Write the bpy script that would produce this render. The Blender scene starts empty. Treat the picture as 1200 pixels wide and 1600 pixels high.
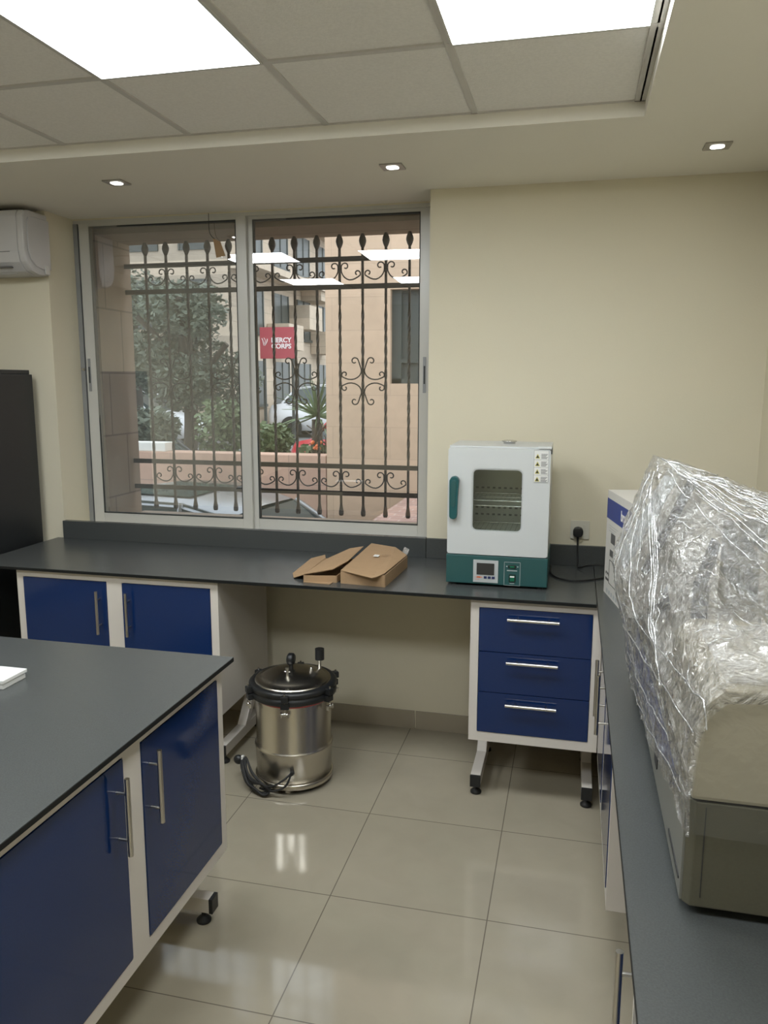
import bpy, bmesh, math, random
from math import sin, cos, pi, radians
from mathutils import Vector, Matrix, noise
random.seed(7)
C = bpy.context.scene
COL = C.collection

# ------------------------------------------------------------------ camera
H, YAW, PITCH, ROLL, FPX = 1.9451, .2358, .1633, .0021, 1232.0
fwd = Vector((-sin(YAW) * cos(PITCH), cos(YAW) * cos(PITCH), -sin(PITCH)))
rgt = Vector((cos(YAW), sin(YAW), 0)); up = rgt.cross(fwd)
r2 = cos(ROLL) * rgt + sin(ROLL) * up; u2 = -sin(ROLL) * rgt + cos(ROLL) * up
cam = bpy.data.cameras.new('camera'); camo = bpy.data.objects.new('camera', cam); COL.objects.link(camo)
m = Matrix((r2, u2, -fwd)).transposed().to_4x4(); m.translation = (0, 0, H)
camo.matrix_world = m
cam.sensor_fit = 'VERTICAL'; cam.sensor_height = 36; cam.lens = 36 * FPX / 1600
cam.clip_start = .02; cam.clip_end = 300
C.camera = camo

# ------------------------------------------------------------------ light and exposure
PANEL_W = 2.5         # emission of the ceiling panels
SPOT_W = 5.0
SKY_W = 1.35
C.view_settings.view_transform = 'Standard'; C.view_settings.look = 'None'
C.view_settings.gamma = 1; C.view_settings.use_curve_mapping = False
C.view_settings.exposure = 1.15
w = bpy.data.worlds.new('overcast'); C.world = w; w.use_nodes = True
bg = w.node_tree.nodes['Background']; bg.inputs[0].default_value = (.86, .92, 1, 1); bg.inputs[1].default_value = SKY_W
try:
    C.cycles.max_bounces = 10; C.cycles.transparent_max_bounces = 24; C.cycles.glossy_bounces = 5; C.cycles.transmission_bounces = 6
    C.cycles.caustics_reflective = False; C.cycles.caustics_refractive = False
    C.cycles.sample_clamp_indirect = 4
except Exception:
    pass

# ------------------------------------------------------------------ materials
def nm(name):
    m = bpy.data.materials.new(name); m.use_nodes = True
    return m, m.node_tree, m.node_tree.nodes['Principled BSDF']
def node(t, ty, **kw):
    n = t.nodes.new(ty)
    for k, v in kw.items(): setattr(n, k, v)
    return n
def mat(name, col, rough=.5, metal=0., nscale=0, namt=.06, bump=0., bscale=60, spec=.5, coords='Object', trans=0.):
    """principled colour with procedural variation of tone and a fine bump"""
    m, t, b = nm(name)
    b.inputs['Base Color'].default_value = (*col, 1); b.inputs['Roughness'].default_value = rough
    b.inputs['Metallic'].default_value = metal; b.inputs['Specular IOR Level'].default_value = spec
    if trans: b.inputs['Transmission Weight'].default_value = trans
    tc = node(t, 'ShaderNodeTexCoord')
    nz = node(t, 'ShaderNodeTexNoise'); nz.inputs['Scale'].default_value = nscale or 6; nz.inputs['Detail'].default_value = 5
    t.links.new(tc.outputs[coords], nz.inputs['Vector'])
    mx = node(t, 'ShaderNodeMix', data_type='RGBA')
    mx.inputs[6].default_value = (*[c * (1 - namt) for c in col], 1); mx.inputs[7].default_value = (*[min(1, c * (1 + namt)) for c in col], 1)
    t.links.new(nz.outputs[0], mx.inputs[0]); t.links.new(mx.outputs[2], b.inputs['Base Color'])
    if bump:
        n2 = node(t, 'ShaderNodeTexNoise'); n2.inputs['Scale'].default_value = bscale; n2.inputs['Detail'].default_value = 3
        t.links.new(tc.outputs[coords], n2.inputs['Vector'])
        bp = node(t, 'ShaderNodeBump'); bp.inputs['Strength'].default_value = bump; bp.inputs['Distance'].default_value = .01
        t.links.new(n2.outputs[0], bp.inputs['Height']); t.links.new(bp.outputs[0], b.inputs['Normal'])
    return m
def emis(name, col, s):
    m, t, b = nm(name); b.inputs['Base Color'].default_value = (*col, 1)
    b.inputs['Emission Color'].default_value = (*col, 1); b.inputs['Emission Strength'].default_value = s
    return m
def brickmat(name, c1, c2, mortar, bw, bh, ms, rough, off=0., loc=(0, 0, 0), axes='xyz', bump=0., sq=1, spec=.5, mott=.0):
    m, t, b = nm(name); b.inputs['Roughness'].default_value = rough; b.inputs['Specular IOR Level'].default_value = spec
    tc = node(t, 'ShaderNodeTexCoord'); mp = node(t, 'ShaderNodeMapping'); mp.inputs['Location'].default_value = loc
    sp = node(t, 'ShaderNodeSeparateXYZ'); cb = node(t, 'ShaderNodeCombineXYZ')
    t.links.new(tc.outputs['Object'], mp.inputs[0]); t.links.new(mp.outputs[0], sp.inputs[0])
    for i, a in enumerate(axes): t.links.new(sp.outputs['xyz'.index(a)], cb.inputs[i])
    br = node(t, 'ShaderNodeTexBrick'); br.offset = off; br.squash = 1; br.offset_frequency = 2
    br.inputs['Color1'].default_value = (*c1, 1); br.inputs['Color2'].default_value = (*c2, 1); br.inputs['Mortar'].default_value = (*mortar, 1)
    br.inputs['Scale'].default_value = 1; br.inputs['Mortar Size'].default_value = ms; br.inputs['Mortar Smooth'].default_value = .1
    br.inputs['Brick Width'].default_value = bw; br.inputs['Row Height'].default_value = bh
    t.links.new(cb.outputs[0], br.inputs['Vector'])
    nz = node(t, 'ShaderNodeTexNoise'); nz.inputs['Scale'].default_value = 7; nz.inputs['Detail'].default_value = 8; nz.inputs['Distortion'].default_value = .6
    t.links.new(tc.outputs['Object'], nz.inputs['Vector'])
    rp = node(t, 'ShaderNodeMapRange'); rp.inputs[1].default_value = .3; rp.inputs[2].default_value = .7; rp.inputs[3].default_value = 1 - mott; rp.inputs[4].default_value = 1 + mott
    t.links.new(nz.outputs[0], rp.inputs[0])
    mx = node(t, 'ShaderNodeVectorMath', operation='SCALE'); t.links.new(br.outputs[0], mx.inputs[0]); t.links.new(rp.outputs[0], mx.inputs[3])
    t.links.new(mx.outputs[0], b.inputs['Base Color'])
    if bump:
        bp = node(t, 'ShaderNodeBump'); bp.inputs['Strength'].default_value = bump; bp.inputs['Distance'].default_value = .004; bp.invert = True
        t.links.new(br.outputs[1], bp.inputs['Height']); t.links.new(bp.outputs[0], b.inputs['Normal'])
    return m

M = {}
M['wall'] = mat('cream_paint', (.70, .648, .505), .62, nscale=2.2, namt=.025, bump=.05, bscale=140, spec=.3)
M['soffit'] = mat('soffit_paint', (.83, .80, .72), .65, nscale=2, namt=.02, bump=.04, bscale=120, spec=.25)
XA, Y1 = -.8392, 3.2238
M['floor'] = brickmat('floor_tiles', (.350, .312, .238), (.338, .302, .230), (.16, .137, .105), .6, .6, .0022, .07, 0, (-XA + 6, -Y1 + 6, 0), bump=.25, mott=.035)
M['skirt'] = mat('skirting_tile', (.36, .315, .24), .3, nscale=8, namt=.06)
M['ctile'] = mat('mineral_ceiling_tile', (.88, .86, .83), .9, nscale=90, namt=.09, bump=.2, bscale=160, spec=.1)
M['tbar'] = mat('grid_bar', (.60, .58, .55), .45, nscale=9, namt=.03)
M['panel'] = emis('panel_glow', (.93, .975, 1), PANEL_W * 4)
M['spotglow'] = emis('spot_glow', (1, .98, .93), SPOT_W)
M['spotmetal'] = mat('brushed_nickel', (.42, .40, .37), .4, .7, nscale=20)
M['alu'] = mat('white_aluminium', (.58, .575, .545), .32, .15, nscale=4, namt=.04)
M['gasket'] = mat('rubber_seal', (.03, .035, .035), .6)
M['track'] = mat('aluminium_track', (.30, .31, .32), .4, .4)
M['top'] = mat('dark_laminate', (.062, .067, .066), .27, nscale=260, namt=.22, bump=.06, bscale=300, spec=.45)
M['edge'] = mat('laminate_edge', (.008, .009, .009), .55, nscale=120, spec=.25)
M['white'] = mat('white_melamine', (.62, .58, .53), .3, nscale=3, namt=.02)
M['blue'] = mat('royal_blue_gloss', (.006, .024, .098), .07, nscale=300, namt=.18, spec=.42)
M['steelbar'] = mat('satin_steel', (.55, .53, .49), .28, 1, nscale=30, namt=.05)
M['blackp'] = mat('black_plastic', (.012, .013, .014), .38, nscale=25, namt=.2)
M['rubber'] = mat('black_rubber', (.014, .014, .014), .6)
M['mirror'] = mat('polished_steel', (.60, .565, .50), .27, 1, nscale=9, namt=.04, bump=.015, bscale=7)
M['chrome'] = mat('chrome', (.66, .65, .62), .22, 1)
M['redfilm'] = mat('red_silicone', (.55, .05, .06), .35)
M['acwhite'] = mat('white_appliance_plastic', (.56, .55, .55), .28, nscale=4, namt=.02)
M['acgrey'] = mat('grey_gap', (.12, .12, .12), .5)
M['blackcab'] = mat('matt_black_cabinet', (.012, .014, .016), .42, nscale=30, namt=.15)
M['incw'] = mat('incubator_white', (.57, .59, .59), .3, nscale=5, namt=.02)
M['teal'] = mat('teal_enamel', (.022, .085, .085), .33, nscale=15, namt=.08)
M['tealh'] = mat('teal_handle', (.012, .085, .09), .35)
M['chamber'] = mat('chamber_steel', (.62, .62, .57), .35, .45, nscale=12, namt=.1)
M['grey'] = mat('light_grey_plastic', (.46, .48, .48), .45)
M['screen'] = mat('dark_display', (.035, .035, .035), .15)
M['navy'] = mat('navy_button', (.02, .03, .10), .4)
M['orange'] = mat('orange_print', (.62, .16, .07), .5)
M['ink'] = mat('black_ink', (.03, .03, .03), .6)
M['yellow'] = mat('warning_yellow', (.55, .50, .12), .5)
M['label'] = mat('white_label', (.72, .72, .70), .5)
M['greensw'] = mat('green_switch', (.01, .13, .07), .25)
M['card'] = mat('corrugated_cardboard', (.37, .245, .14), .8, nscale=22, namt=.09, bump=.08, bscale=90, spec=.2)
M['cardin'] = mat('cardboard_inside', (.30, .20, .12), .85, nscale=30, namt=.08)
M['boxw'] = mat('printed_white_carton', (.68, .66, .62), .45, nscale=6, namt=.03)
M['boxblue'] = mat('carton_blue_ink', (.045, .07, .27), .45)
M['devbeige'] = mat('beige_casing', (.34, .31, .235), .42, nscale=6, namt=.03)
M['devlight'] = mat('pale_casing', (.50, .48, .43), .4, nscale=6, namt=.03)
M['devgrey'] = mat('grey_green_casing', (.085, .080, .056), .5, nscale=200, namt=.1)
M['devside'] = mat('grey_side_casing', (.16, .16, .14), .45, nscale=12, namt=.04)
M['devdark'] = mat('dark_console', (.05, .055, .07), .3)
M['devblue'] = mat('blue_stripe', (.035, .055, .19), .4)
M['socket'] = mat('socket_plastic', (.62, .60, .52), .35)
M['iron'] = mat('painted_wrought_iron', (.055, .045, .04), .55, .2, nscale=40, namt=.2, bump=.1)
M['stone'] = brickmat('jamb_stone', (.35, .27, .20), (.30, .235, .175), (.17, .13, .10), .34, .40, .006, .8, .5, axes='yzx', bump=.3, mott=.06)
M['stone2'] = brickmat('sandstone_blocks', (.56, .41, .29), (.51, .375, .265), (.45, .33, .235), .62, .33, .004, .85, .5, axes='xzy', bump=.15, mott=.05)
M['stone3'] = brickmat('facade_stone', (.60, .49, .37), (.55, .45, .345), (.42, .35, .27), .8, .4, .01, .9, .5, axes='yzx', mott=.06)
M['pinkstone'] = brickmat('pink_wall', (.52, .34, .25), (.47, .31, .235), (.38, .26, .2), 1.4, .45, .006, .9, .5, axes='xzy', mott=.07)
M['paver'] = brickmat('red_pavers', (.42, .26, .21), (.36, .235, .20), (.46, .35, .30), .2, .1, .008, .85, .5, mott=.2)
M['asphalt'] = mat('asphalt', (.16, .16, .16), .9, nscale=3, namt=.2)
M['winglass'] = mat('dark_window_glass', (.075, .085, .08), .35, nscale=1.5, namt=.3, spec=.3)
M['winframe'] = mat('dark_window_frame', (.05, .06, .055), .5)
M['signred'] = mat('sign_red', (.42, .06, .08), .5)
M['signwhite'] = mat('sign_white', (.85, .82, .80), .5)
M['leaf'] = mat('tree_leaf', (.13, .155, .11), .6, nscale=2, namt=.45)
M['leaf2'] = mat('shrub_leaf', (.12, .17, .075), .6, nscale=3, namt=.4)
M['bark'] = mat('bark', (.07, .055, .04), .9, nscale=20, namt=.3)
M['silver'] = mat('silver_car_paint', (.30, .31, .32), .22, .5)
M['carwhite'] = mat('white_car_paint', (.78, .79, .80), .25)
M['carred'] = mat('red_car_paint', (.50, .04, .05), .25)
M['cardark'] = mat('dark_car_paint', (.05, .055, .06), .25)
M['carglass'] = mat('car_window_glass', (.05, .07, .07), .06)
M['flower'] = mat('orange_flower', (.70, .18, .06), .6)
M['foam'] = mat('polystyrene', (.72, .70, .64), .8)
M['tyre'] = mat('tyre', (.02, .02, .02), .8)

def glassmat(name, refl, tint, rough=0.0, wash=0.0):
    m = bpy.data.materials.new(name); m.use_nodes = True; t = m.node_tree; t.nodes.clear()
    o = node(t, 'ShaderNodeOutputMaterial'); mx = node(t, 'ShaderNodeMixShader'); tr = node(t, 'ShaderNodeBsdfTransparent'); gl = node(t, 'ShaderNodeBsdfGlossy')
    lw = node(t, 'ShaderNodeLayerWeight'); lw.inputs[0].default_value = .5
    pw = node(t, 'ShaderNodeMath', operation='POWER'); pw.inputs[1].default_value = 5
    ma = node(t, 'ShaderNodeMath', operation='MULTIPLY_ADD'); ma.inputs[1].default_value = 1 - refl; ma.inputs[2].default_value = refl
    t.links.new(lw.outputs['Facing'], pw.inputs[0]); t.links.new(pw.outputs[0], ma.inputs[0])
    tr.inputs[0].default_value = (*tint, 1); gl.inputs['Roughness'].default_value = rough
    t.links.new(ma.outputs[0], mx.inputs[0]); t.links.new(tr.outputs[0], mx.inputs[1]); t.links.new(gl.outputs[0], mx.inputs[2]); t.links.new(mx.outputs[0], o.inputs[0])
    if wash:  # pale diffuse layer stands in for room light reflected in the pane
        d = node(t, 'ShaderNodeBsdfDiffuse'); d.inputs[0].default_value = (.62, .64, .62, 1); m3 = node(t, 'ShaderNodeMixShader'); m3.inputs[0].default_value = wash
        nz = node(t, 'ShaderNodeTexNoise'); nz.inputs['Scale'].default_value = 3; tc = node(t, 'ShaderNodeTexCoord'); t.links.new(tc.outputs['Object'], nz.inputs[0])
        mm = node(t, 'ShaderNodeMath', operation='MULTIPLY'); mm.inputs[1].default_value = wash * 2; t.links.new(nz.outputs[0], mm.inputs[0]); t.links.new(mm.outputs[0], m3.inputs[0])
        t.links.new(tr.outputs[0], m3.inputs[1]); t.links.new(d.outputs[0], m3.inputs[2]); t.links.new(m3.outputs[0], mx.inputs[1])
    return m
M['washglass'] = glassmat('reflection_wash_glass', .24, (.82, .86, .86), wash=.16)  # left pane, its greyish reflection wash put into the colour
M['glass'] = glassmat('window_glass', .17, (.90, .93, .92))
M['ovenglass'] = glassmat('oven_glass', .06, (.86, .9, .88))
def filmmat(name='stretch_film', bumps=1.0, fmin=.085, fmax=.95, milk=.05):
    m = bpy.data.materials.new(name); m.use_nodes = True; t = m.node_tree; t.nodes.clear()
    o = node(t, 'ShaderNodeOutputMaterial'); tr = node(t, 'ShaderNodeBsdfTransparent'); gl = node(t, 'ShaderNodeBsdfGlossy'); df = node(t, 'ShaderNodeBsdfDiffuse')
    gl.inputs['Roughness'].default_value = .11; df.inputs[0].default_value = (.78, .80, .82, 1); gl.inputs[0].default_value = (1, 1, 1, 1)
    tc = node(t, 'ShaderNodeTexCoord')
    n1 = node(t, 'ShaderNodeTexNoise'); n1.inputs['Scale'].default_value = 26; n1.inputs['Detail'].default_value = 6; n1.inputs['Distortion'].default_value = 1.6
    t.links.new(tc.outputs['Object'], n1.inputs[0])
    bp = node(t, 'ShaderNodeBump'); bp.inputs['Strength'].default_value = bumps; bp.inputs['Distance'].default_value = .03
    t.links.new(n1.outputs[0], bp.inputs['Height']); t.links.new(bp.outputs[0], gl.inputs['Normal'])
    lw = node(t, 'ShaderNodeLayerWeight'); lw.inputs[0].default_value = .5; t.links.new(bp.outputs[0], lw.inputs['Normal'])
    mr = node(t, 'ShaderNodeMapRange'); mr.inputs[1].default_value = 0; mr.inputs[2].default_value = 1; mr.inputs[3].default_value = fmin; mr.inputs[4].default_value = fmax
    pw = node(t, 'ShaderNodeMath', operation='POWER'); pw.inputs[1].default_value = 1.5; t.links.new(lw.outputs['Facing'], pw.inputs[0]); t.links.new(pw.outputs[0], mr.inputs[0])
    mx = node(t, 'ShaderNodeMixShader'); mx.inputs[0].default_value = milk
    t.links.new(tr.outputs[0], mx.inputs[1]); t.links.new(df.outputs[0], mx.inputs[2])
    m2 = node(t, 'ShaderNodeMixShader'); t.links.new(mr.outputs[0], m2.inputs[0]); t.links.new(mx.outputs[0], m2.inputs[1]); t.links.new(gl.outputs[0], m2.inputs[2])
    t.links.new(m2.outputs[0], o.inputs[0])
    return m
M['film'] = filmmat()
M['foldglint'] = filmmat('fold_highlight_film', .5, .35, .95, .55)  # milky film whose pale colour stands in for highlights along the folds
M['tautfilm'] = filmmat('taut_film', .12, .03, .35, .02)

# ------------------------------------------------------------------ mesh helpers
class MB:
    def __init__(s): s.v = []; s.f = []; s.mi = []; s.sm = []
    def add(s, vs, fs, mi=0, smooth=False):
        o = len(s.v); s.v += [Vector(v) for v in vs]
        for f in fs: s.f.append([i + o for i in f]); s.mi.append(mi); s.sm.append(smooth)
        return s
    def box(s, x0, x1, y0, y1, z0, z1, bev=0, mi=0):
        if bev <= 0:
            s.add([(x, y, z) for z in (z0, z1) for y in (y0, y1) for x in (x0, x1)],
                  [(0, 2, 3, 1), (4, 5, 7, 6), (0, 1, 5, 4), (2, 6, 7, 3), (0, 4, 6, 2), (1, 3, 7, 5)], mi)
        else:
            b = bmesh.new(); bmesh.ops.create_cube(b, size=1)
            for v in b.verts: v.co = Vector(((x0 + x1) / 2 + v.co.x * (x1 - x0), (y0 + y1) / 2 + v.co.y * (y1 - y0), (z0 + z1) / 2 + v.co.z * (z1 - z0)))
            bmesh.ops.bevel(b, geom=b.edges[:], offset=bev, segments=2, affect='EDGES', profile=.6)
            s.bm(b, mi)
        return s
    def bm(s, b, mi=0, smooth=False):
        b.verts.index_update()
        s.add([v.co.copy() for v in b.verts], [[v.index for v in f.verts] for f in b.faces], mi, smooth); b.free(); return s
    def prism(s, poly, h0, h1, axis='z', mi=0, bev=0, smooth=False):
        """extrude a 2-D outline (list of pairs) along an axis"""
        def P(a, b, h): return {'z': (a, b, h), 'y': (a, h, b), 'x': (h, a, b)}[axis]
        n = len(poly)
        b = bmesh.new(); lo = [b.verts.new(P(*p, h0)) for p in poly]; hi = [b.verts.new(P(*p, h1)) for p in poly]
        b.faces.new(lo); b.faces.new(hi)
        for i in range(n): b.faces.new((lo[i], lo[(i + 1) % n], hi[(i + 1) % n], hi[i]))
        bmesh.ops.recalc_face_normals(b, faces=b.faces[:])
        if bev: bmesh.ops.bevel(b, geom=b.edges[:], offset=bev, segments=2, affect='EDGES', profile=.6)
        return s.bm(b, mi, smooth)
    def cyl(s, p0, p1, r0, r1=None, n=20, mi=0, cap=True):
        r1 = r0 if r1 is None else r1; p0 = Vector(p0); p1 = Vector(p1); d = (p1 - p0).normalized()
        a = d.orthogonal().normalized(); b = d.cross(a)
        vs = [p + r * (cos(2 * pi * i / n) * a + sin(2 * pi * i / n) * b) for p, r in ((p0, r0), (p1, r1)) for i in range(n)]
        s.add(vs, [(i, (i + 1) % n, n + (i + 1) % n, n + i) for i in range(n)], mi, True)
        if cap: s.add(vs, [list(range(n))[::-1], list(range(n, 2 * n))], mi)
        return s
    def lathe(s, c, prof, n=40, mi=0, axis='z', smooth=True):
        c = Vector(c); vs = []
        for r, h in prof:
            for i in range(n):
                a = 2 * pi * i / n
                vs.append(c + (Vector((r * cos(a), r * sin(a), h)) if axis == 'z' else Vector((r * cos(a), h, r * sin(a))) if axis == 'y' else Vector((h, r * cos(a), r * sin(a)))))
        fs = [(k * n + i, k * n + (i + 1) % n, (k + 1) * n + (i + 1) % n, (k + 1) * n + i) for k in range(len(prof) - 1) for i in range(n)]
        return s.add(vs, fs, mi, smooth)
    def tube(s, pts, r, n=8, mi=0, closed=False, sub=6, radii=None):
        pts = [Vector(p) for p in pts]
        if sub > 1 and len(pts) > 2:
            q = []
            for i in range(len(pts) - 1):
                p0 = pts[max(i - 1, 0)]; p1 = pts[i]; p2 = pts[i + 1]; p3 = pts[min(i + 2, len(pts) - 1)]
                for k in range(sub):
                    t = k / sub
                    q.append(.5 * ((2 * p1) + (-p0 + p2) * t + (2 * p0 - 5 * p1 + 4 * p2 - p3) * t * t + (-p0 + 3 * p1 - 3 * p2 + p3) * t ** 3))
            q.append(pts[-1]); pts = q
        vs = []; a = None
        for i, p in enumerate(pts):
            d = (pts[min(i + 1, len(pts) - 1)] - pts[max(i - 1, 0)]).normalized()
            a = d.orthogonal().normalized() if a is None else (a - d * a.dot(d)).normalized()
            b = d.cross(a)
            vs += [p + r * (cos(2 * pi * k / n) * a + sin(2 * pi * k / n) * b) for k in range(n)]
        L = len(pts)
        s.add(vs, [(j * n + k, j * n + (k + 1) % n, (j + 1) * n + (k + 1) % n, (j + 1) * n + k) for j in range(L - 1) for k in range(n)], mi, True)
        return s.add(vs, [list(range(n))[::-1], list(range((L - 1) * n, L * n))], mi)
    def slab(s, quad, t, mi=0):
        """thin board from a planar polygon with thickness t along its normal"""
        q = [Vector(p) for p in quad]; nrm = (q[1] - q[0]).cross(q[2] - q[0]).normalized() * t; n = len(q)
        s.add(q + [p + nrm for p in q], [list(range(n))[::-1], list(range(n, 2 * n))] + [(i, (i + 1) % n, n + (i + 1) % n, n + i) for i in range(n)], mi)
        return s
    def sphere(s, c, r, mi=0, sc=(1, 1, 1), n=16):
        b = bmesh.new(); bmesh.ops.create_uvsphere(b, u_segments=n, v_segments=n // 2 + 2, radius=r)
        for v in b.verts: v.co = Vector((v.co.x * sc[0] + c[0], v.co.y * sc[1] + c[1], v.co.z * sc[2] + c[2]))
        return s.bm(b, mi, True)
    def obj(s, name, mats, parent=None, kind=None, label=None, cat=None, group=None, xf=None):
        me = bpy.data.meshes.new(name)
        if not isinstance(mats, (list, tuple)): mats = [mats]
        off = Vector((0, 0, 0))
        if parent is not None: off = parent.get('_w', None); off = Vector(off) if off is not None else Vector((0, 0, 0))
        elif kind != 'structure':
            lo = [min(v[i] for v in s.v) for i in range(3)]; hi = [max(v[i] for v in s.v) for i in range(3)]
            off = Vector(((lo[0] + hi[0]) / 2, (lo[1] + hi[1]) / 2, lo[2]))
        me.from_pydata([v - off for v in s.v], [], s.f)
        for m_ in mats: me.materials.append(M[m_] if isinstance(m_, str) else m_)
        for p, mi, sm in zip(me.polygons, s.mi, s.sm): p.material_index = mi; p.use_smooth = sm
        b = bmesh.new(); b.from_mesh(me); bmesh.ops.recalc_face_normals(b, faces=b.faces[:]); b.to_mesh(me); b.free()
        o = bpy.data.objects.new(name, me); COL.objects.link(o)
        if parent is not None:
            o.parent = parent; o['_w'] = list(off)
        else: o.location = off; o['_w'] = list(off)
        if kind: o['kind'] = kind
        if label: o['label'] = label
        if cat: o['category'] = cat
        if group: o['group'] = group
        return o

def thing(name, label, cat, loc=(0, 0, 0), group=None, local=False):
    """Empty at the thing's base; parts are modelled in world space (or around the origin when local)"""
    o = bpy.data.objects.new(name, None); COL.objects.link(o); o.location = loc; o.empty_display_size = .1
    o['label'] = label; o['category'] = cat; o['_w'] = [0, 0, 0] if local else list(loc)
    if group: o['group'] = group
    return o
def copytree(o, parent=None):
    c = o.copy(); COL.objects.link(c)
    if parent is not None: c.parent = parent
    for ch in list(o.children): copytree(ch, c)
    return c
def rrect(x0, x1, z0, z1, r, n=6):
    out = []
    for cx, cz, a0 in ((x1 - r, z1 - r, 0), (x0 + r, z1 - r, 90), (x0 + r, z0 + r, 180), (x1 - r, z0 + r, 270)):
        for k in range(n + 1):
            a = radians(a0 + 90 * k / n); out.append((cx + r * cos(a), cz + r * sin(a)))
    return out
def text(body, size, name, mt, parent, loc, rot, depth=.0005, bold=0.0, sx=1.0):
    cu = bpy.data.curves.new(name, 'FONT'); cu.body = body; cu.size = size; cu.extrude = depth; cu.offset = bold
    cu.align_x = 'LEFT'; cu.resolution_u = 3
    tmp = bpy.data.objects.new('tmp', cu); COL.objects.link(tmp)
    me = bpy.data.meshes.new_from_object(tmp.evaluated_get(bpy.context.evaluated_depsgraph_get()))
    bpy.data.objects.remove(tmp); me.name = name
    me.transform(Matrix.Diagonal((sx, 1, 1, 1)))
    me.materials.clear(); me.materials.append(M[mt])
    o = bpy.data.objects.new(name, me); COL.objects.link(o); o.parent = parent
    o.location = Vector(loc) - Vector(parent['_w']); o.rotation_euler = rot; o['_w'] = [0, 0, 0]
    return o

# ------------------------------------------------------------------ room shell
D, RD = 4.16, 4.45            # wall face, window plane
ZS, ZC = 2.912, 2.970         # soffit, tiled ceiling
XL, XP, XR = -3.01, -.76, .88 # recess left, recess right, right wall
XLW, YB = -4.6, -1.9          # left wall, rear wall
YO = 4.90                     # outer face of the window wall
MB().box(XLW, XR, YB, D, -.1, 0).obj('floor', 'floor', kind='structure')
b = MB()
b.box(XLW - .1, XR + .1, D, YO, -.6, 1.03)
b.box(XLW - .1, XL, D, RD + .06, 1.03, ZS + .3); b.box(XP, XR + .1, D, YO, 1.03, ZS + .3)
b.box(XL, XP, RD - .03, RD + .06, 2.905, ZS + .3)
b.obj('wall_back', 'wall', kind='structure')
MB().box(XR, XR + .1, YB, D, 0, 3.2).obj('wall_right', 'wall', kind='structure')
MB().box(XLW - .1, XLW, YB, D, 0, 3.2).obj('wall_left', 'wall', kind='structure')
MB().box(XLW, XR, YB - .1, YB, 0, 3.2).obj('wall_rear', 'wall', kind='structure')
CX0, CX1, CY0, CY1 = -4.02, .205, -1.25, 3.235
MB().box(CX0 - .3, CX1 + .3, CY0 - .1, CY1 + .2, ZC, ZC + .05).obj('ceiling', 'ctile', kind='structure')
b = MB()
b.box(XLW, XR, CY1, D, ZS, ZC + .08); b.box(XLW, XR, YB, CY0, ZS, ZC + .08)
b.box(XLW, CX0, CY0, CY1, ZS, ZC + .08); b.box(CX1, XR, CY0, CY1, ZS, ZC + .08)
b.box(XL, XP, D, RD - .03, ZS, ZS + .1)
b.obj('trim_2', 'soffit', kind='structure')
GX = [-1.0207 + .6 * i for i in range(-5, 3)]; GY = [2.5893 - .6 * i for i in range(0, 10)]
b = MB()
for x in GX:
    if CX0 < x < CX1: b.box(x - .012, x + .012, CY0, CY1, ZC - .006, ZC + .001)
for y in GY:
    if CY0 < y < CY1: b.box(CX0, CX1, y - .012, y + .012, ZC - .0065, ZC + .001)
b.box(CX1 - .02, CX1, CY0, CY1, ZC - .006, ZC + .001); b.box(CX0, CX1, CY1 - .006, CY1, ZC - .006, ZC + .001)
b.obj('trim_1', 'tbar', kind='structure')
b = MB()
for x0, x1 in ((-4.6, -4.14), (-4.14, -3.64), (-3.64, -3.04), (-3.04, -2.44), (-2.44, -1.44), (-1.44, -.815), (-.81, -.21), (-.205, .395), (.4, .88)):
    b.box(x0, x1 - .003, D - .01, D, 0, .104)
b.obj('baseboard_back', 'skirt', kind='structure')
MB().box(XR - .01, XR, YB, D - .01, 0, .104).obj('baseboard_right', 'skirt', kind='structure')
MB().box(XLW, XLW + .01, YB, D - .01, 0, .104).obj('baseboard_left', 'skirt', kind='structure')
# masonry outside the sliding window: stone jambs, lintel, sill
b = MB(); b.box(XL - .3, -2.92, RD + .06, YO, 1.03, 3.2); b.obj('trim_3', 'stone', kind='structure')
b = MB(); b.box(-2.92, XP, RD + .06, YO, 2.835, 3.2); b.obj('trim_4', 'stone', kind='structure')
b = MB(); b.box(-2.92, XP, RD + .06, YO + .04, 1.03, 1.05); b.obj('trim_5', 'stone', kind='structure')

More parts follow.
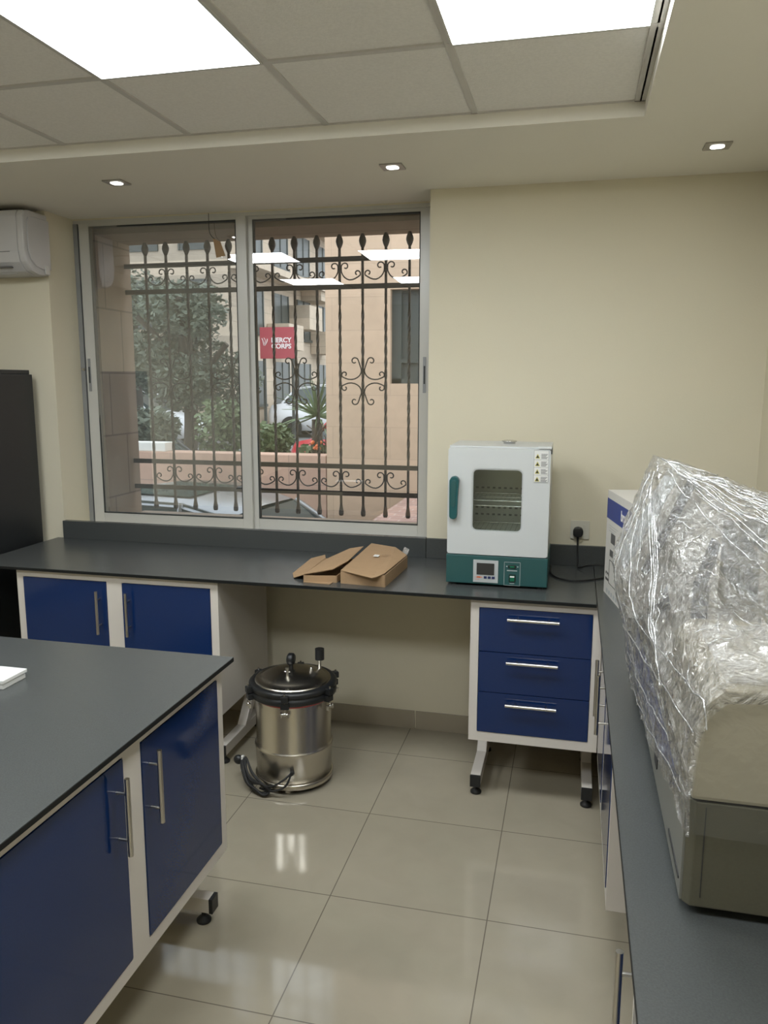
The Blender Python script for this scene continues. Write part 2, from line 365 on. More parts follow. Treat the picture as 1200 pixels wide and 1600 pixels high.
# ------------------------------------------------------------------ window
win = bpy.data.objects.new('window_1', None); COL.objects.link(win); win.location = (-1.91, RD, 1.03); win['kind'] = 'structure'; win['_w'] = [-1.91, RD, 1.03]
ZT = 2.905
b = MB()
b.box(XL + .001, XP - .001, RD - .03, RD + .05, 1.03, 1.055); b.box(XL + .001, XP - .001, RD - .025, RD + .05, ZT - .02, ZT)
b.box(XL + .001, XL + .03, RD - .03, RD + .05, 1.055, ZT - .02, mi=1); b.box(XP - .045, XP - .001, RD - .03, RD + .05, 1.055, ZT - .02)
b.obj('window_frame', ['alu', 'track'], win)
def sash(x0, x1, y, z0, z1, wl, wr, wb, wt, a, gm='glass'):
    f = MB()
    f.box(x0, x0 + wl, y, y + .028, z0, z1, .002); f.box(x1 - wr, x1, y, y + .028, z0, z1, .002)
    f.box(x0 + wl, x1 - wr, y + .001, y + .027, z0, z0 + wb, .002); f.box(x0 + wl, x1 - wr, y + .001, y + .027, z1 - wt, z1, .002)
    s = f.obj('sash', 'alu', win)
    gx0, gx1, gz0, gz1 = x0 + wl, x1 - wr, z0 + wb, z1 - wt
    g = MB(); k = .009
    for q in ((gx0, gx0 + k, gz0, gz1), (gx1 - k * .5, gx1, gz0, gz1), (gx0, gx1, gz0, gz0 + k * .7), (gx0, gx1, gz1 - k, gz1)): g.box(q[0], q[1], y - .001, y + .022, q[2], q[3])
    g.obj('gasket', 'gasket', s)
    p = MB(); cx, cy = (gx0 + gx1) / 2, y + .014; h = (gx1 - gx0) / 2
    dx, dy = h * cos(a), h * sin(a)
    k = .005     # the pane leans a few millimetres in its seal
    for e_ in (0, .003): p.add([(cx - dx, cy - dy + k + e_, gz0), (cx + dx, cy + dy + k + e_, gz0), (cx + dx, cy + dy - k + e_, gz1), (cx - dx, cy - dy - k + e_, gz1)], [])
    p.f = [[0, 1, 2, 3]]; p.mi = [0]; p.sm = [False]; p.v = p.v[:4]
    p.obj('pane', gm, s)
    return s
GA = radians(GLASS_A) if 'GLASS_A' in globals() else radians(2.0)
s1 = sash(-2.972, -1.885, RD - .028, 1.052, 2.889, .07, .062, .066, .022, GA, 'washglass')
s2 = sash(-1.885, XP - .046, RD - .004, 1.052, 2.889, .032, .06, .068, .022, GA)
for s, x, zc in ((s1, -2.95, 1.985), (s2, XP - .075, 1.985)):
    y = RD - .031 if s is s1 else RD - .007
    q = MB(); q.box(x - .009, x + .009, y, y + .003, zc - .10, zc + .10, .001); q.box(x - .004, x + .004, y - .002, y + .001, zc - .05, zc + .05, mi=1)
    q.obj('latch', ['track', 'gasket'], s)
q = MB(); q.cyl((-2.985, RD - .045, 2.02), (-2.985, RD - .03, 2.02), .008); q.obj('lock_knob', 'steelbar', win)

# paper tag hanging by a cord inside the left pane
t = thing('paper_tag', 'small brown paper tag hanging on a dark cord at the window top', 'tag', (-2.06, RD - .05, 2.66))
MB().tube([(-2.105, RD - .045, 2.905), (-2.10, RD - .05, 2.80), (-2.07, RD - .05, 2.76)], .0018, n=6).obj('cord', 'rubber', t)
q = MB(); q.slab([(-2.08, RD - .05, 2.765), (-2.035, RD - .047, 2.745), (-2.005, RD - .05, 2.665), (-2.06, RD - .055, 2.655)], .0015); q.obj('card', 'card', t)

# ------------------------------------------------------------------ ceiling lights and spots
l0 = thing('ceiling_light', 'x', 'ceiling light', (0, 0, ZC), 'square light panels in the tiled ceiling', local=True)
b = MB(); e = .008
b.box(-.294, .294, -.294, -.294 + e, -.012, 0); b.box(-.294, .294, .294 - e, .294, -.012, 0); b.box(-.294, -.294 + e, -.286, .286, -.012, 0); b.box(.294 - e, .294, -.286, .286, -.012, 0)
b.obj('frame', 'alu', l0); MB().box(-.286, .286, -.286, .286, -.009, -.002).obj('diffuser', 'panel', l0)
PX = [-1.3207, -.1207, -2.5207]; PY = [2.2893, .4893]
names = {(0, 0): 'lit square ceiling panel at the upper left, cut by the photo edge',
         (1, 0): 'lit square ceiling panel at the upper right beside the raised soffit edge',
         (2, 0): 'lit square ceiling panel left of both panels in view, outside the frame'}
first = True
for i, x in enumerate(PX):
    for j, y in enumerate(PY):
        o = l0 if first else copytree(l0); first = False
        o.location = (x, y, ZC)
        o['label'] = names.get((i, j)) or 'lit square ceiling panel behind the camera in the %s row, %s column' % (['', 'second', 'rearmost'][j], ['middle', 'right', 'left'][i])
        o['group'] = 'square light panels in the tiled ceiling'
s0 = thing('recessed_spotlight', 'x', 'spotlight', (0, 0, ZS), 'square spotlights in the soffit', local=True)
b = MB(); b.prism(rrect(-.052, .052, -.052, .052, .006), -.006, 0); b.obj('bezel', 'spotmetal', s0)
b = MB(); b.prism(rrect(-.027, .027, -.027, .027, .018), -.0075, -.0055); b.obj('lamp', 'spotglow', s0)
for k, (x, y, lb) in enumerate([(-2.235, 3.665, 'small square soffit spotlight nearest the air conditioner'), (-.85, 3.69, 'small square soffit spotlight above the right half of the window'), (.527, 3.68, 'small square soffit spotlight above the wrapped machine, furthest right')]):
    o = s0 if k == 0 else copytree(s0); o.location = (x, y, ZS); o['label'] = lb

# ------------------------------------------------------------------ worktops
ZB = 1.0
def worktop(x0, x1, y0, y1, label):
    b = MB(); b.box(x0, x1, y0, y1, ZB - .016, ZB - .0015, .0015, mi=1); b.box(x0 + .001, x1 - .001, y0 + .001, y1 - .001, ZB - .0016, ZB, mi=0)
    return b.obj('worktop', ['top', 'edge'], None, label=label, cat='worktop')
YF = 3.416
worktop(-3.06, .1255, YF, D - .001, 'long dark grey worktop running under the window')
worktop(.1275, XR - .001, .60, D - .001, 'dark grey worktop along the right wall under the wrapped machine')
worktop(-2.75, -1.12, 1.0, 2.43, 'dark grey worktop of the island in the left foreground')
b = MB(); b.box(XL + .001, XP - .0015, D - .019, D + .02, ZB, 1.108, .0015)
b.obj('splashback', 'top', None, label='long dark grey splashback strip below the window', cat='splashback')
b = MB(); b.box(XP + .0015, XR - .001, D - .019, D - .001, ZB, 1.108, .0015)
b.obj('splashback', 'top', None, label='dark grey splashback strip behind the incubator and below the socket', cat='splashback')

# ------------------------------------------------------------------ cabinets (local: x along the front, y into the cabinet)
def handle(parent, p0, p1, r=.0072):
    p0 = Vector(p0); p1 = Vector(p1); b = MB(); b.cyl(p0, p1, r, n=14)
    for t in (.2, .8):
        p = p0.lerp(p1, t); b.cyl(p, p + Vector((0, .034, 0)), .0042, n=10)
    return b.obj('handle', 'steelbar', parent)
def legframe(root, x, depth, inset=.05):
    b = MB(); w = .024
    b.box(x - w, x + w, inset, depth - .04, .05, .105, .003)
    b.prism([(depth - .32, .10), (depth - .26, .10), (depth - .10, .292), (depth - .16, .292)], x - w, x + w, 'x', bev=.002)
    b.box(x - w, x + w, depth - .09, depth - .04, .105, .975 if False else .292)
    f = b.obj('leg', 'white', root)
    c = MB(); c.box(x - w - .001, x + w + .001, inset - .012, inset + .003, .049, .106, .003); c.obj('end_cap', 'blackp', f)
    for yy in (inset + .035, depth - .08):
        c = MB(); c.lathe((x, yy, 0), [(0, 0), (.026, 0), (.027, .008), (.016, .02), (.008, .024), (.008, .05), (0, .05)], n=20); c.obj('levelling_foot', 'rubber', f)
def cabinet(label, W, kind, loc, rot, name, splits=None, zb=.29, depth=.62, zt1=.945, inset=.05):
    r = thing(name, label, 'cabinet', (0, 0, 0), local=True)
    ZT = .9835; b = MB(); t = .02
    z0, z1 = zb + .045, zt1
    # hollow carcass: sides, top, bottom, back and the face frame
    b.box(0, t, t, depth, zb, ZT); b.box(W - t, W, t, depth, zb, ZT); b.box(t, W - t, t, depth, zb, zb + t); b.box(t, W - t, t, depth - .001, ZT - t, ZT); b.box(t, W - t, depth - t, depth, zb + t, ZT - t)
    lx, rx = .038, W - .04
    b.box(0, W, 0, t, z1, ZT); b.box(0, W, 0, t, zb, z0); b.box(0, lx, 0, t, z0, z1); b.box(rx, W, 0, t, z0, z1)
    if kind == 'doors':
        sp = splits or (W / 2 - .043, W / 2 + .043)
        b.box(sp[0], sp[1], 0, t, z0, z1); b.obj('carcass', 'white', r)
        g = .002
        for (a, c, hx) in ((lx, sp[0], sp[0] - .04), (sp[1], rx, sp[1] + .04)):
            d = MB(); d.prism(rrect(a + g, c - g, z0 + g, z1 - g, .006, 3), -.003, .016, 'y', bev=.001); d = d.obj('door', 'blue', r)
            handle(d, (hx, -.037, .675), (hx, -.037, .90))
    elif kind == 'door':
        b.obj('carcass', 'white', r); g = .002
        d = MB(); d.prism(rrect(lx + g, rx - g, z0 + g, z1 - g, .006, 3), -.003, .016, 'y', bev=.001); d = d.obj('door', 'blue', r)
        handle(d, (lx + .035, -.037, .675), (lx + .035, -.037, .90))
    else:
        b.obj('carcass', 'white', r)
        zz = [z1, .7395, .5465, z0]
        for k in range(3):
            d = MB(); d.prism(rrect(lx + .002, rx - .002, zz[k + 1] + .0015, zz[k] - .0015, .004, 3), -.003, .016, 'y', bev=.001)
            d.box(lx + .01, rx - .01, .016, depth - .06, zz[k + 1] + .01, zz[k] - .05); d = d.obj('drawer', 'blue', r)
            hz = (.904, .703, .502)[k]; cx = W / 2 - .008
            handle(d, (cx - .113, -.037, hz), (cx + .113, -.037, hz))
    for x in (.032, W - .032): legframe(r, x, depth, inset)
    r.location = loc; r.rotation_euler = (0, 0, rot)
    return r
cabinet('two-door blue and white cabinet under the window bench, beside the black cabinet', 1.135, 'doors', (-2.798, 3.446, 0), 0, 'base_cabinet')
cabinet('white cabinet with three blue drawers under the bench below the incubator', .577, 'drawers', (-.423, 3.446, 0), 0, 'drawer_cabinet', zb=.306)
# island: front faces +X, local x runs towards +Y
cabinet('large two-door blue and white cabinet under the island worktop, left foreground', 1.235, 'doors', (-1.16, 1.175, 0), pi / 2, 'base_cabinet', splits=(.61, .70), zb=.28, zt1=.938)
# right bench: front faces -X, local x runs towards -Y
cabinet('two-door cabinet seen edge-on under the right bench, next to the three-drawer cabinet', 1.065, 'doors', (.158, 3.435, 0), -pi / 2, 'base_cabinet', inset=.24)
cabinet('single-door cabinet under the near end of the right bench, at the bottom right corner', .58, 'door', (.158, 1.455, 0), -pi / 2, 'base_cabinet')

# ------------------------------------------------------------------ black cabinet behind the bench end
t = thing('tall_cabinet', 'tall matt black cabinet at the left, standing beside the bench end', 'cabinet', (-3.4, 3.65, 0))
b = MB(); b.box(-3.72, -3.112, 3.30, 4.09, .03, 1.985, .004); b.obj('body', 'blackcab', t)
b = MB(); b.box(-3.725, -3.118, 3.29, 4.075, 1.985, 2.01, .003); b.obj('top_panel', 'blackcab', t)
b = MB(); b.box(-3.70, -3.13, 3.32, 4.07, 0, .03); b.obj('plinth', 'rubber', t)
b = MB(); b.box(-3.715, -3.12, 3.28, 3.298, .05, 1.98, .003); dd = b.obj('door', 'blackcab', t)
handle(dd, (-3.17, 3.245, .95), (-3.17, 3.245, 1.17))

# ------------------------------------------------------------------ air conditioner
t = thing('air_conditioner', 'white wall air conditioner at the upper left above the black cabinet', 'air conditioner', (-3.40, 4.05, 2.54))
x0, x1 = -3.80, -2.985
prof = [(4.158, 2.885), (4.0, 2.888), (3.955, 2.878), (3.94, 2.85), (3.938, 2.66), (3.955, 2.60), (4.0, 2.555), (4.06, 2.54), (4.158, 2.545)]
b = MB(); b.prism(prof, x0, x1 - .05, 'x', bev=.004); b.obj('body', 'acwhite', t)
capp = [(4.0 + (y - 4.0) * .985 + .0, 2.71 + (z - 2.71) * .985) for y, z in prof]
b = MB(); b.prism(capp, x1 - .05, x1 - .008, 'x', bev=.010); b.obj('end_cap', 'acwhite', t)
b = MB(); b.prism([(y + .03 if y < 4.1 else y, 2.71 + (z - 2.71) * .8) for y, z in prof], x1 - .008, x1, 'x', bev=.006); b.obj('side_cover', 'acwhite', t)
b = MB(); b.box(x0 + .02, x1 - .10, 3.9365, 3.94, 2.655, 2.658); b.box(x0 + .03, x1 - .115, 3.955, 3.99, 2.574, 2.580); b.obj('seam', 'acgrey', t)
b = MB(); b.prism([(3.952, 2.602), (3.958, 2.606), (4.022, 2.552), (4.018, 2.546)], x0 + .04, x1 - .12, 'x'); b.obj('louver', 'acwhite', t)
b = MB(); b.box(x1 - .004, x1 + .004, 4.10, 4.14, 2.55, 2.60, .003); b.obj('bracket', 'alu', t)

# ------------------------------------------------------------------ incubator
IX0, IX1, IY, IYB = -.560, -.098, 3.60, 3.98
t = thing('incubator', 'white and teal laboratory incubator on the bench right of the window', 'incubator', (-.33, 3.79, 1.0))
def off(poly): return poly
b = MB(); b.box(IX0 - .003, IX1 + .004, IY, IYB, 1.012, 1.148, .004); base = b.obj('base', 'teal', t)
for x in (IX0 + .03, IX1 - .03):
    for y in (IY + .03, IYB - .03): b = MB(); b.cyl((x, y, 1.0), (x, y, 1.013), .014); b.obj('foot', 'rubber', t)
b = MB(); w_ = .06
b.box(IX0, IX1, IY + .042, IYB, 1.149, 1.21, 0); b.box(IX0, IX1, IY + .042, IYB, 1.60, 1.655, 0); b.box(IX0, IX0 + w_, IY + .042, IYB, 1.21, 1.60); b.box(IX1 - w_, IX1, IY + .042, IYB, 1.21, 1.60); b.box(IX0 + w_, IX1 - w_, IYB - .04, IYB, 1.21, 1.60)
b.obj('housing', 'incw', t)
b = MB(); cx0, cx1 = IX0 + w_, IX1 - w_
b.box(cx0, cx0 + .003, IY + .05, IYB - .04, 1.21, 1.60); b.box(cx1 - .003, cx1, IY + .05, IYB - .04, 1.21, 1.60); b.box(cx0, cx1, IY + .05, IYB - .04, 1.21, 1.213); b.box(cx0, cx1, IY + .05, IYB - .04, 1.597, 1.60); b.box(cx0, cx1, IYB - .043, IYB - .04, 1.21, 1.60)
ch = b.obj('chamber', 'chamber', t)
for r_ in range(3):
    for k in range(11):
        x = cx0 + .03 + k * .028; z = (1.285, 1.32, 1.42)[r_]
        b = MB(); b.box(x, x + .014, IYB - .0445, IYB - .043, z, z + .009); b.obj('air_slot', 'acgrey', ch)
b = MB()
for yy in (IY + .06, IY + .18, IYB - .06): b.cyl((cx0 + .004, yy, 1.40), (cx1 - .004, yy, 1.40), .003, n=8)
for k in range(16):
    x = cx0 + .012 + k * .0205; b.cyl((x, IY + .06, 1.403), (x, IYB - .05, 1.403), .0016, n=6)
b.cyl((cx0 + .004, IY + .06, 1.375), (cx1 - .004, IY + .06, 1.375), .003, n=8)
b.obj('wire_shelf', 'chrome', t)
b = MB()
for k in range(14):
    x = cx0 + .012 + k * .0235; b.cyl((x, IY + .06, 1.255), (x, IYB - .05, 1.255), .0016, n=6)
for yy in (IY + .06, IYB - .06): b.cyl((cx0 + .004, yy, 1.252), (cx1 - .004, yy, 1.252), .003, n=8)
b.obj('wire_shelf', 'chrome', t)
# door: frame with a rounded opening
DZ0, DZ1 = 1.152, 1.648; wx0, wx1, wz0, wz1 = -.449, -.215, 1.262, 1.556
def ringplate(outer, inner, y0, y1, mb):
    n = len(outer); vs = [(x, y0, z) for x, z in outer] + [(x, y0, z) for x, z in inner] + [(x, y1, z) for x, z in outer] + [(x, y1, z) for x, z in inner]
    fs = []
    for i in range(n):
        j = (i + 1) % n
        fs += [(i, j, n + j, n + i), (2 * n + i, 3 * n + i, 3 * n + j, 2 * n + j), (i, 2 * n + i, 2 * n + j, j), (n + i, n + j, 3 * n + j, 3 * n + i)]
    return mb.add(vs, fs)
b = MB(); ringplate(rrect(IX0, IX1 + .001, DZ0, DZ1, .012), rrect(wx0, wx1, wz0, wz1, .026), IY, IY + .04, b); door = b.obj('door', 'incw', t)
b = MB(); ringplate(rrect(wx0, wx1, wz0, wz1, .026), rrect(wx0 + .006, wx1 - .006, wz0 + .006, wz1 - .006, .022), IY + .003, IY + .02, b); b.obj('gasket', 'grey', door)
b = MB(); b.prism(rrect(wx0 + .005, wx1 - .005, wz0 + .005, wz1 - .005, .022), IY + .010, IY + .0101, 'y'); b.obj('door_glass', 'ovenglass', door)
b = MB(); hp = [(-.548, 1.33), (-.5495, 1.50), (-.540, 1.516), (-.525, 1.520), (-.511, 1.514), (-.505, 1.50), (-.5105, 1.42), (-.5125, 1.335), (-.518, 1.322), (-.530, 1.318), (-.542, 1.322)]
b.prism(hp, IY - .030, IY - .001, 'y', bev=.004); hd = b.obj('handle', 'tealh', door)
b = MB(); b.prism([(x * .55 + -.53 * .45, z * .62 + 1.42 * .38 + .02) for x, z in hp], IY - .033, IY - .0295, 'y', bev=.001); b.obj('grip', 'teal', hd)
b = MB(); b.box(IX1 - .055, IX1 + .004, IY - .004, IY + .05, 1.650, 1.662, .002); b.box(IX1 + .001, IX1 + .006, IY - .003, IY + .03, 1.628, 1.655, mi=1); b.obj('hinge', ['incw', 'ink'], t)
b = MB(); b.lathe((-.30, IY + .22, 1.655), [(0, .014), (.03, .016), (.036, .014), (.036, .010), (.028, .008), (.028, 0)], n=28); b.obj('vent_cap', 'chrome', t)
b = MB(); b.box(-.171, -.106, IY - .0012, IY, 1.503, 1.644); lb = b.obj('warning_label', 'label', door)
b = MB(); c = MB()
for k in range(4):
    z = 1.612 - k * .0345
    c.add([(-.166, IY - .002, z - .004), (-.144, IY - .002, z - .004), (-.155, IY - .002, z + .017), (-.166, IY - .0012, z - .004), (-.144, IY - .0012, z - .004), (-.155, IY - .0012, z + .017)], [(0, 1, 2), (3, 5, 4), (0, 3, 4, 1), (1, 4, 5, 2), (2, 5, 3, 0)], mi=1)
    b.box(-.170, -.107, IY - .0016, IY - .0011, z - .0105, z - .0097)
    for j in range(5): b.box(-.139, -.110 - .004 * ((j * 7 + k) % 3), IY - .0016, IY - .0011, z + .014 - j * .0047, z + .0163 - j * .0047, mi=2)
    b.add([(-.162, IY - .0026, z - .002), (-.148, IY - .0026, z - .002), (-.155, IY - .0026, z + .012)], [(0, 1, 2)])
for x in (-.171, -.1065): b.box(x, x + .0008, IY - .0016, IY - .0011, 1.503, 1.644)
b.box(-.171, -.106, IY - .0016, IY - .0011, 1.6432, 1.644)
b.obj('print', ['ink', 'yellow', 'acgrey'], lb); c.obj('triangle', ['ink', 'yellow'], lb)
b = MB(); b.box(-.434, -.318, IY - .004, IY, 1.021, 1.128, .001); cp = b.obj('display_unit', 'grey', base)
b = MB(); b.box(-.418, -.336, IY - .006, IY - .0041, 1.058, 1.114, .0008); b.obj('screen', 'screen', cp)
for k in range(3):
    b = MB(); b.box(-.384 + k * .0185, -.370 + k * .0185, IY - .006, IY - .004, 1.040, 1.052, .0008); b.obj('button', 'navy', cp)
b = MB(); b.prism(rrect(-.418, -.398, 1.042, 1.050, .0038), IY - .0048, IY - .0039, 'y'); b.box(-.426, -.420, IY - .0048, IY - .0039, 1.045, 1.0465); b.box(-.396, -.391, IY - .0048, IY - .0039, 1.044, 1.048); b.box(-.425, -.405, IY - .0048, IY - .0039, 1.034, 1.0355); b.obj('mark', 'orange', cp)
b = MB()
for q in ((-.291, -.217, 1.123, 1.1245), (-.291, -.217, 1.009 + .004, 1.0145), (-.291, -.2895, 1.013, 1.1245), (-.2185, -.217, 1.013, 1.1245)): b.box(q[0], q[1], IY - .0008, IY, q[2], q[3])
b.box(-.278, -.231, IY - .0008, IY, 1.082, 1.086); b.box(-.264, -.243, IY - .0008, IY, 1.022, 1.0245)
b.box(-.282, -.276, IY - .0008, IY, 1.101, 1.106); b.box(-.232, -.226, IY - .0008, IY, 1.101, 1.106)
b.obj('panel_outline', 'grey', base)
b = MB(); b.box(-.272, -.237, IY - .003, IY, 1.095, 1.110, .001, mi=0); b.box(-.266, -.243, IY - .005, IY - .003, 1.098, 1.107, .001, mi=1); b.obj('heat_switch', ['blackp', 'greensw'], base)
b = MB(); b.box(-.268, -.238, IY - .003, IY, 1.030, 1.066, .001, mi=0); b.box(-.264, -.242, IY - .006, IY - .003, 1.034, 1.062, .001, mi=1); b.box(-.263, -.243, IY - .0068, IY - .006, 1.053, 1.060, mi=2); b.obj('power_switch', ['blackp', 'greensw', 'label'], base)

# ------------------------------------------------------------------ wall socket with plug and cord
t = thing('wall_socket', 'cream wall socket on the wall right of the incubator', 'socket', (.049, D - .005, 1.14))
b = MB(); b.prism(rrect(.001, .097, 1.142, 1.238, .004, 3), D - .010, D, 'y', bev=.001); b.obj('plate', 'socket', t)
b = MB(); b.box(.062, .074, D - .013, D - .010, 1.212, 1.219, .001); b.obj('switch', 'socket', t)
t = thing('power_plug', 'black power plug in the wall socket with its cable dropping behind the bench items', 'plug', (.04, D - .03, 1.15))
b = MB(); b.prism([(.015, 1.168), (.014, 1.19), (.022, 1.204), (.04, 1.209), (.058, 1.204), (.066, 1.19), (.065, 1.168), (.054, 1.157), (.026, 1.157)], D - .046, D - .0105, 'y', bev=.006); b.cyl((.04, D - .025, 1.158), (.04, D - .025, 1.128), .007, .005, n=12)
b.obj('plug_body', 'blackp', t)
b = MB(); b.tube([(.04, D - .025, 1.13), (.041, D - .027, 1.08), (.045, D - .04, 1.03), (.05, D - .08, 1.006), (.10, D - .12, 1.030), (.18, D - .13, 1.035), (.24, D - .14, 1.006), (.18, D - .26, 1.006), (.05, D - .36, 1.006), (-.04, D - .34, 1.006), (-.085, D - .25, 1.008), (-.088, D - .2, 1.03)], .0042, n=8, sub=8)
b.obj('power_cord', 'rubber', t)

# ------------------------------------------------------------------ cardboard boxes on the bench
t = thing('cardboard_box', 'flat brown cardboard box with lifted lid, right one of the two beside the incubator', 'cardboard box', (-.95, 3.72, ZB))
A = Vector((-1.050, 3.500, 0)); Bv = Vector((-.832, 3.478, 0)); Cv = Vector((-.815, 3.90, 0)); Dv = Vector((-1.033, 3.925, 0))
def Z(v, z): return (v.x, v.y, z)
th = .003; h_ = 1.058
b = MB(); b.slab([Z(A, ZB), Z(Bv, ZB), Z(Cv, ZB), Z(Dv, ZB)], th); b.slab([Z(A, ZB), Z(A, h_), Z(Bv, h_), Z(Bv, ZB)], -th); b.slab([Z(Bv, ZB), Z(Bv, h_), Z(Cv, h_), Z(Cv, ZB)], -th); b.slab([Z(Cv, ZB), Z(Cv, h_), Z(Dv, h_), Z(Dv, ZB)], -th); b.slab([Z(Dv, ZB), Z(Dv, h_), Z(A, h_), Z(A, ZB)], -th)
b.obj('tray', 'card', t)
lift = .004
b = MB(); b.slab([(-1.052, 3.502, h_ + .002), (-.88, 3.425, h_ - .002 - .004), (-.862, 3.437, h_ - .003), (-.836, 3.49, h_ + .002), Z(Cv, h_ + .003), (-.90, 4.01, h_ + .018), (-1.045, 4.06, h_ + .022)], th); lid = b.obj('lid', 'card', t)
b = MB(); b.slab([(-.962, 3.770, h_ + .0195), (-.935, 3.767, h_ + .0185), (-.935, 3.805, h_ + .0195), (-.962, 3.808, h_ + .0205)], .001); b.obj('sticker', 'label', lid)
b = MB()
for k in range(4): b.slab([(-.925 + .012 * k, 3.800 + .012 * (k % 2), h_ + .0205), (-.917 + .012 * k, 3.799 + .012 * (k % 2), h_ + .0205), (-.915 + .012 * k, 3.815, h_ + .0212), (-.923 + .012 * k, 3.816, h_ + .0212)], .0006)
b.obj('print', 'cardin', lid)
b = MB(); b.slab([(-.85, 3.93, h_ + .002), (-.815, 3.90, h_ + .002), (-.808, 3.93, h_ + .03), (-.84, 3.96, h_ + .035)], .001); b.obj('tape', 'film', lid)
t = thing('cardboard_box', 'opened brown cardboard box with spread flaps, left one of the two beside the incubator', 'cardboard box', (-1.17, 3.68, ZB))
A = Vector((-1.228, 3.478, 0)); Bv = Vector((-1.075, 3.505, 0)); Cv = Vector((-1.068, 3.88, 0)); Dv = Vector((-1.235, 3.85, 0)); h2 = 1.034
b = MB(); b.slab([Z(A, ZB), Z(Bv, ZB), Z(Cv, ZB), Z(Dv, ZB)], th); b.slab([Z(A, ZB), Z(A, h2), Z(Bv, h2), Z(Bv, ZB)], -th); b.slab([Z(Bv, ZB), Z(Bv, h2), Z(Cv, h2), Z(Cv, ZB)], -th); b.slab([Z(Cv, ZB), Z(Cv, h2), Z(Dv, h2), Z(Dv, ZB)], -th); b.slab([Z(Dv, ZB), Z(Dv, h2), Z(A, h2), Z(A, ZB)], -th)
b.obj('tray', 'card', t)
b = MB(); b.slab([(-1.232, 3.482, h2 + .001), (-1.10, 3.53, h2 + .022), (-1.052, 3.62, h2 + .045), (-1.055, 3.93, h2 + .055), (-1.13, 3.93, h2 + .040), (-1.225, 3.82, h2 + .002)], th); b.obj('flap', 'card', t)
b = MB(); b.slab([(-1.236, 3.50, h2 - .004), (-1.238, 3.85, h2), (-1.27, 3.94, h2 - .004), (-1.335, 3.90, h2 - .018), (-1.33, 3.60, ZB + .006), (-1.30, 3.53, ZB + .003)], th); b.obj('flap', 'card', t)
b = MB(); b.slab([(-1.23, 3.472, ZB + .0005), (-1.095, 3.458, ZB + .0005), (-1.09, 3.50, ZB + .0005), (-1.225, 3.478, ZB + .0005)], .003); b.obj('flap', 'card', t)

# ------------------------------------------------------------------ autoclave
AX, AY = -1.290, 3.470
t = thing('autoclave', 'portable stainless steel autoclave pot with black rim standing on the floor', 'autoclave', (AX, AY, 0))
def ac(x, y, z=0): return (AX + x, AY + y, z)
b = MB(); b.lathe(ac(0, 0), [(0, .04), (.178, .04), (.184, .045), (.190, .19), (.193, .196), (.190, .202), (.184, .21), (.184, .44), (.178, .452), (0, .452)], n=64); body = b.obj('pot_body', 'mirror', t)
b = MB(); b.lathe(ac(0, 0), [(.184, .022), (.191, .024), (.193, .03), (.192, .046), (.188, .05), (.183, .05), (.183, .03), (.184, .022)], n=64); b.obj('base_ring', 'mirror', t)
for k in range(3):
    a = radians(40 + 120 * k); b = MB(); b.box(AX + .165 * cos(a) - .012, AX + .165 * cos(a) + .012, AY + .165 * sin(a) - .012, AY + .165 * sin(a) + .012, 0, .045, .002); b.obj('foot', 'mirror', t)
b = MB(); b.lathe(ac(0, 0), [(.180, .438), (.188, .437), (.190, .446), (.183, .450)], n=48); b.obj('seal', 'redfilm', t)
b = MB(); b.lathe(ac(0, 0), [(.17, .45), (.205, .45), (.212, .456), (.212, .478), (.205, .483), (.205, .488), (.214, .492), (.214, .508), (.206, .516), (.186, .518), (.178, .512), (.17, .5), (.17, .45)], n=64); rim = b.obj('rim', 'blackp', t)
b = MB(); b.lathe(ac(0, 0), [(.186, .515), (.183, .522), (.176, .524), (.168, .521), (.15, .534), (.11, .549), (.06, .557), (0, .559)], n=64); lid = b.obj('lid', 'mirror', t)
b = MB()
for k in range(6):
    a = radians(-80 + 60 * k); ca, sa = cos(a), sin(a)
    rm = Matrix.Rotation(a, 4, 'Z')
    q = MB()
    q.box(.200, .238, -.017, .017, .482, .512, .004); q.box(.200, .232, -.020, .020, .448, .478, .004)
    q.v = [rm @ v + Vector((AX, AY, 0)) for v in q.v]; lug = q.obj('lug', 'blackp', rim)
    q = MB(); q.cyl((.226, 0, .425), (.226, 0, .522), .0045, n=10); q.sphere((.226, 0, .425), .008, n=10)
    q.box(.219, .233, -.022, -.014, .408, .432, .002); q.box(.219, .233, .014, .022, .408, .432, .002); q.cyl((.226, -.018, .424), (.226, .018, .424), .005, n=8)
    q.v = [rm @ v + Vector((AX, AY, 0)) for v in q.v]; q.obj('wing_bolt', 'chrome', lug)
# lid fittings: black handle, gauge, valves
b = MB(); b.lathe(ac(-.02, .03, .60), [(0, -.016), (.024, -.016), (.030, -.010), (.030, .010), (.024, .016), (0, .016)], n=28, axis='x'); b.cyl(ac(-.02, .03, .535), ac(-.02, .03, .572), .010, n=12); gg = b.obj('pressure_gauge', 'blackp', lid)
b = MB(); b.lathe(ac(-.037, .03, .60), [(0, 0), (.022, 0), (.024, .002)], n=24, axis='x'); b.obj('dial', 'label', gg)
b = MB(); b.cyl(ac(.0, -.075, .53), ac(.0, -.075, .552), .011, n=14); b.cyl(ac(.0, -.075, .552), ac(.0, -.075, .585), .007, n=12); b.cyl(ac(.0, -.075, .585), ac(.0, -.075, .598), .011, n=6); b.cyl(ac(-.014, -.075, .575), ac(.014, -.075, .575), .003, n=8); b.obj('release_valve', 'chrome', lid)
b = MB(); b.cyl(ac(.085, .03, .53), ac(.085, .03, .556), .009, n=12); b.sphere(ac(.085, .03, .560), .009, n=10); b.obj('safety_valve', 'chrome', lid)
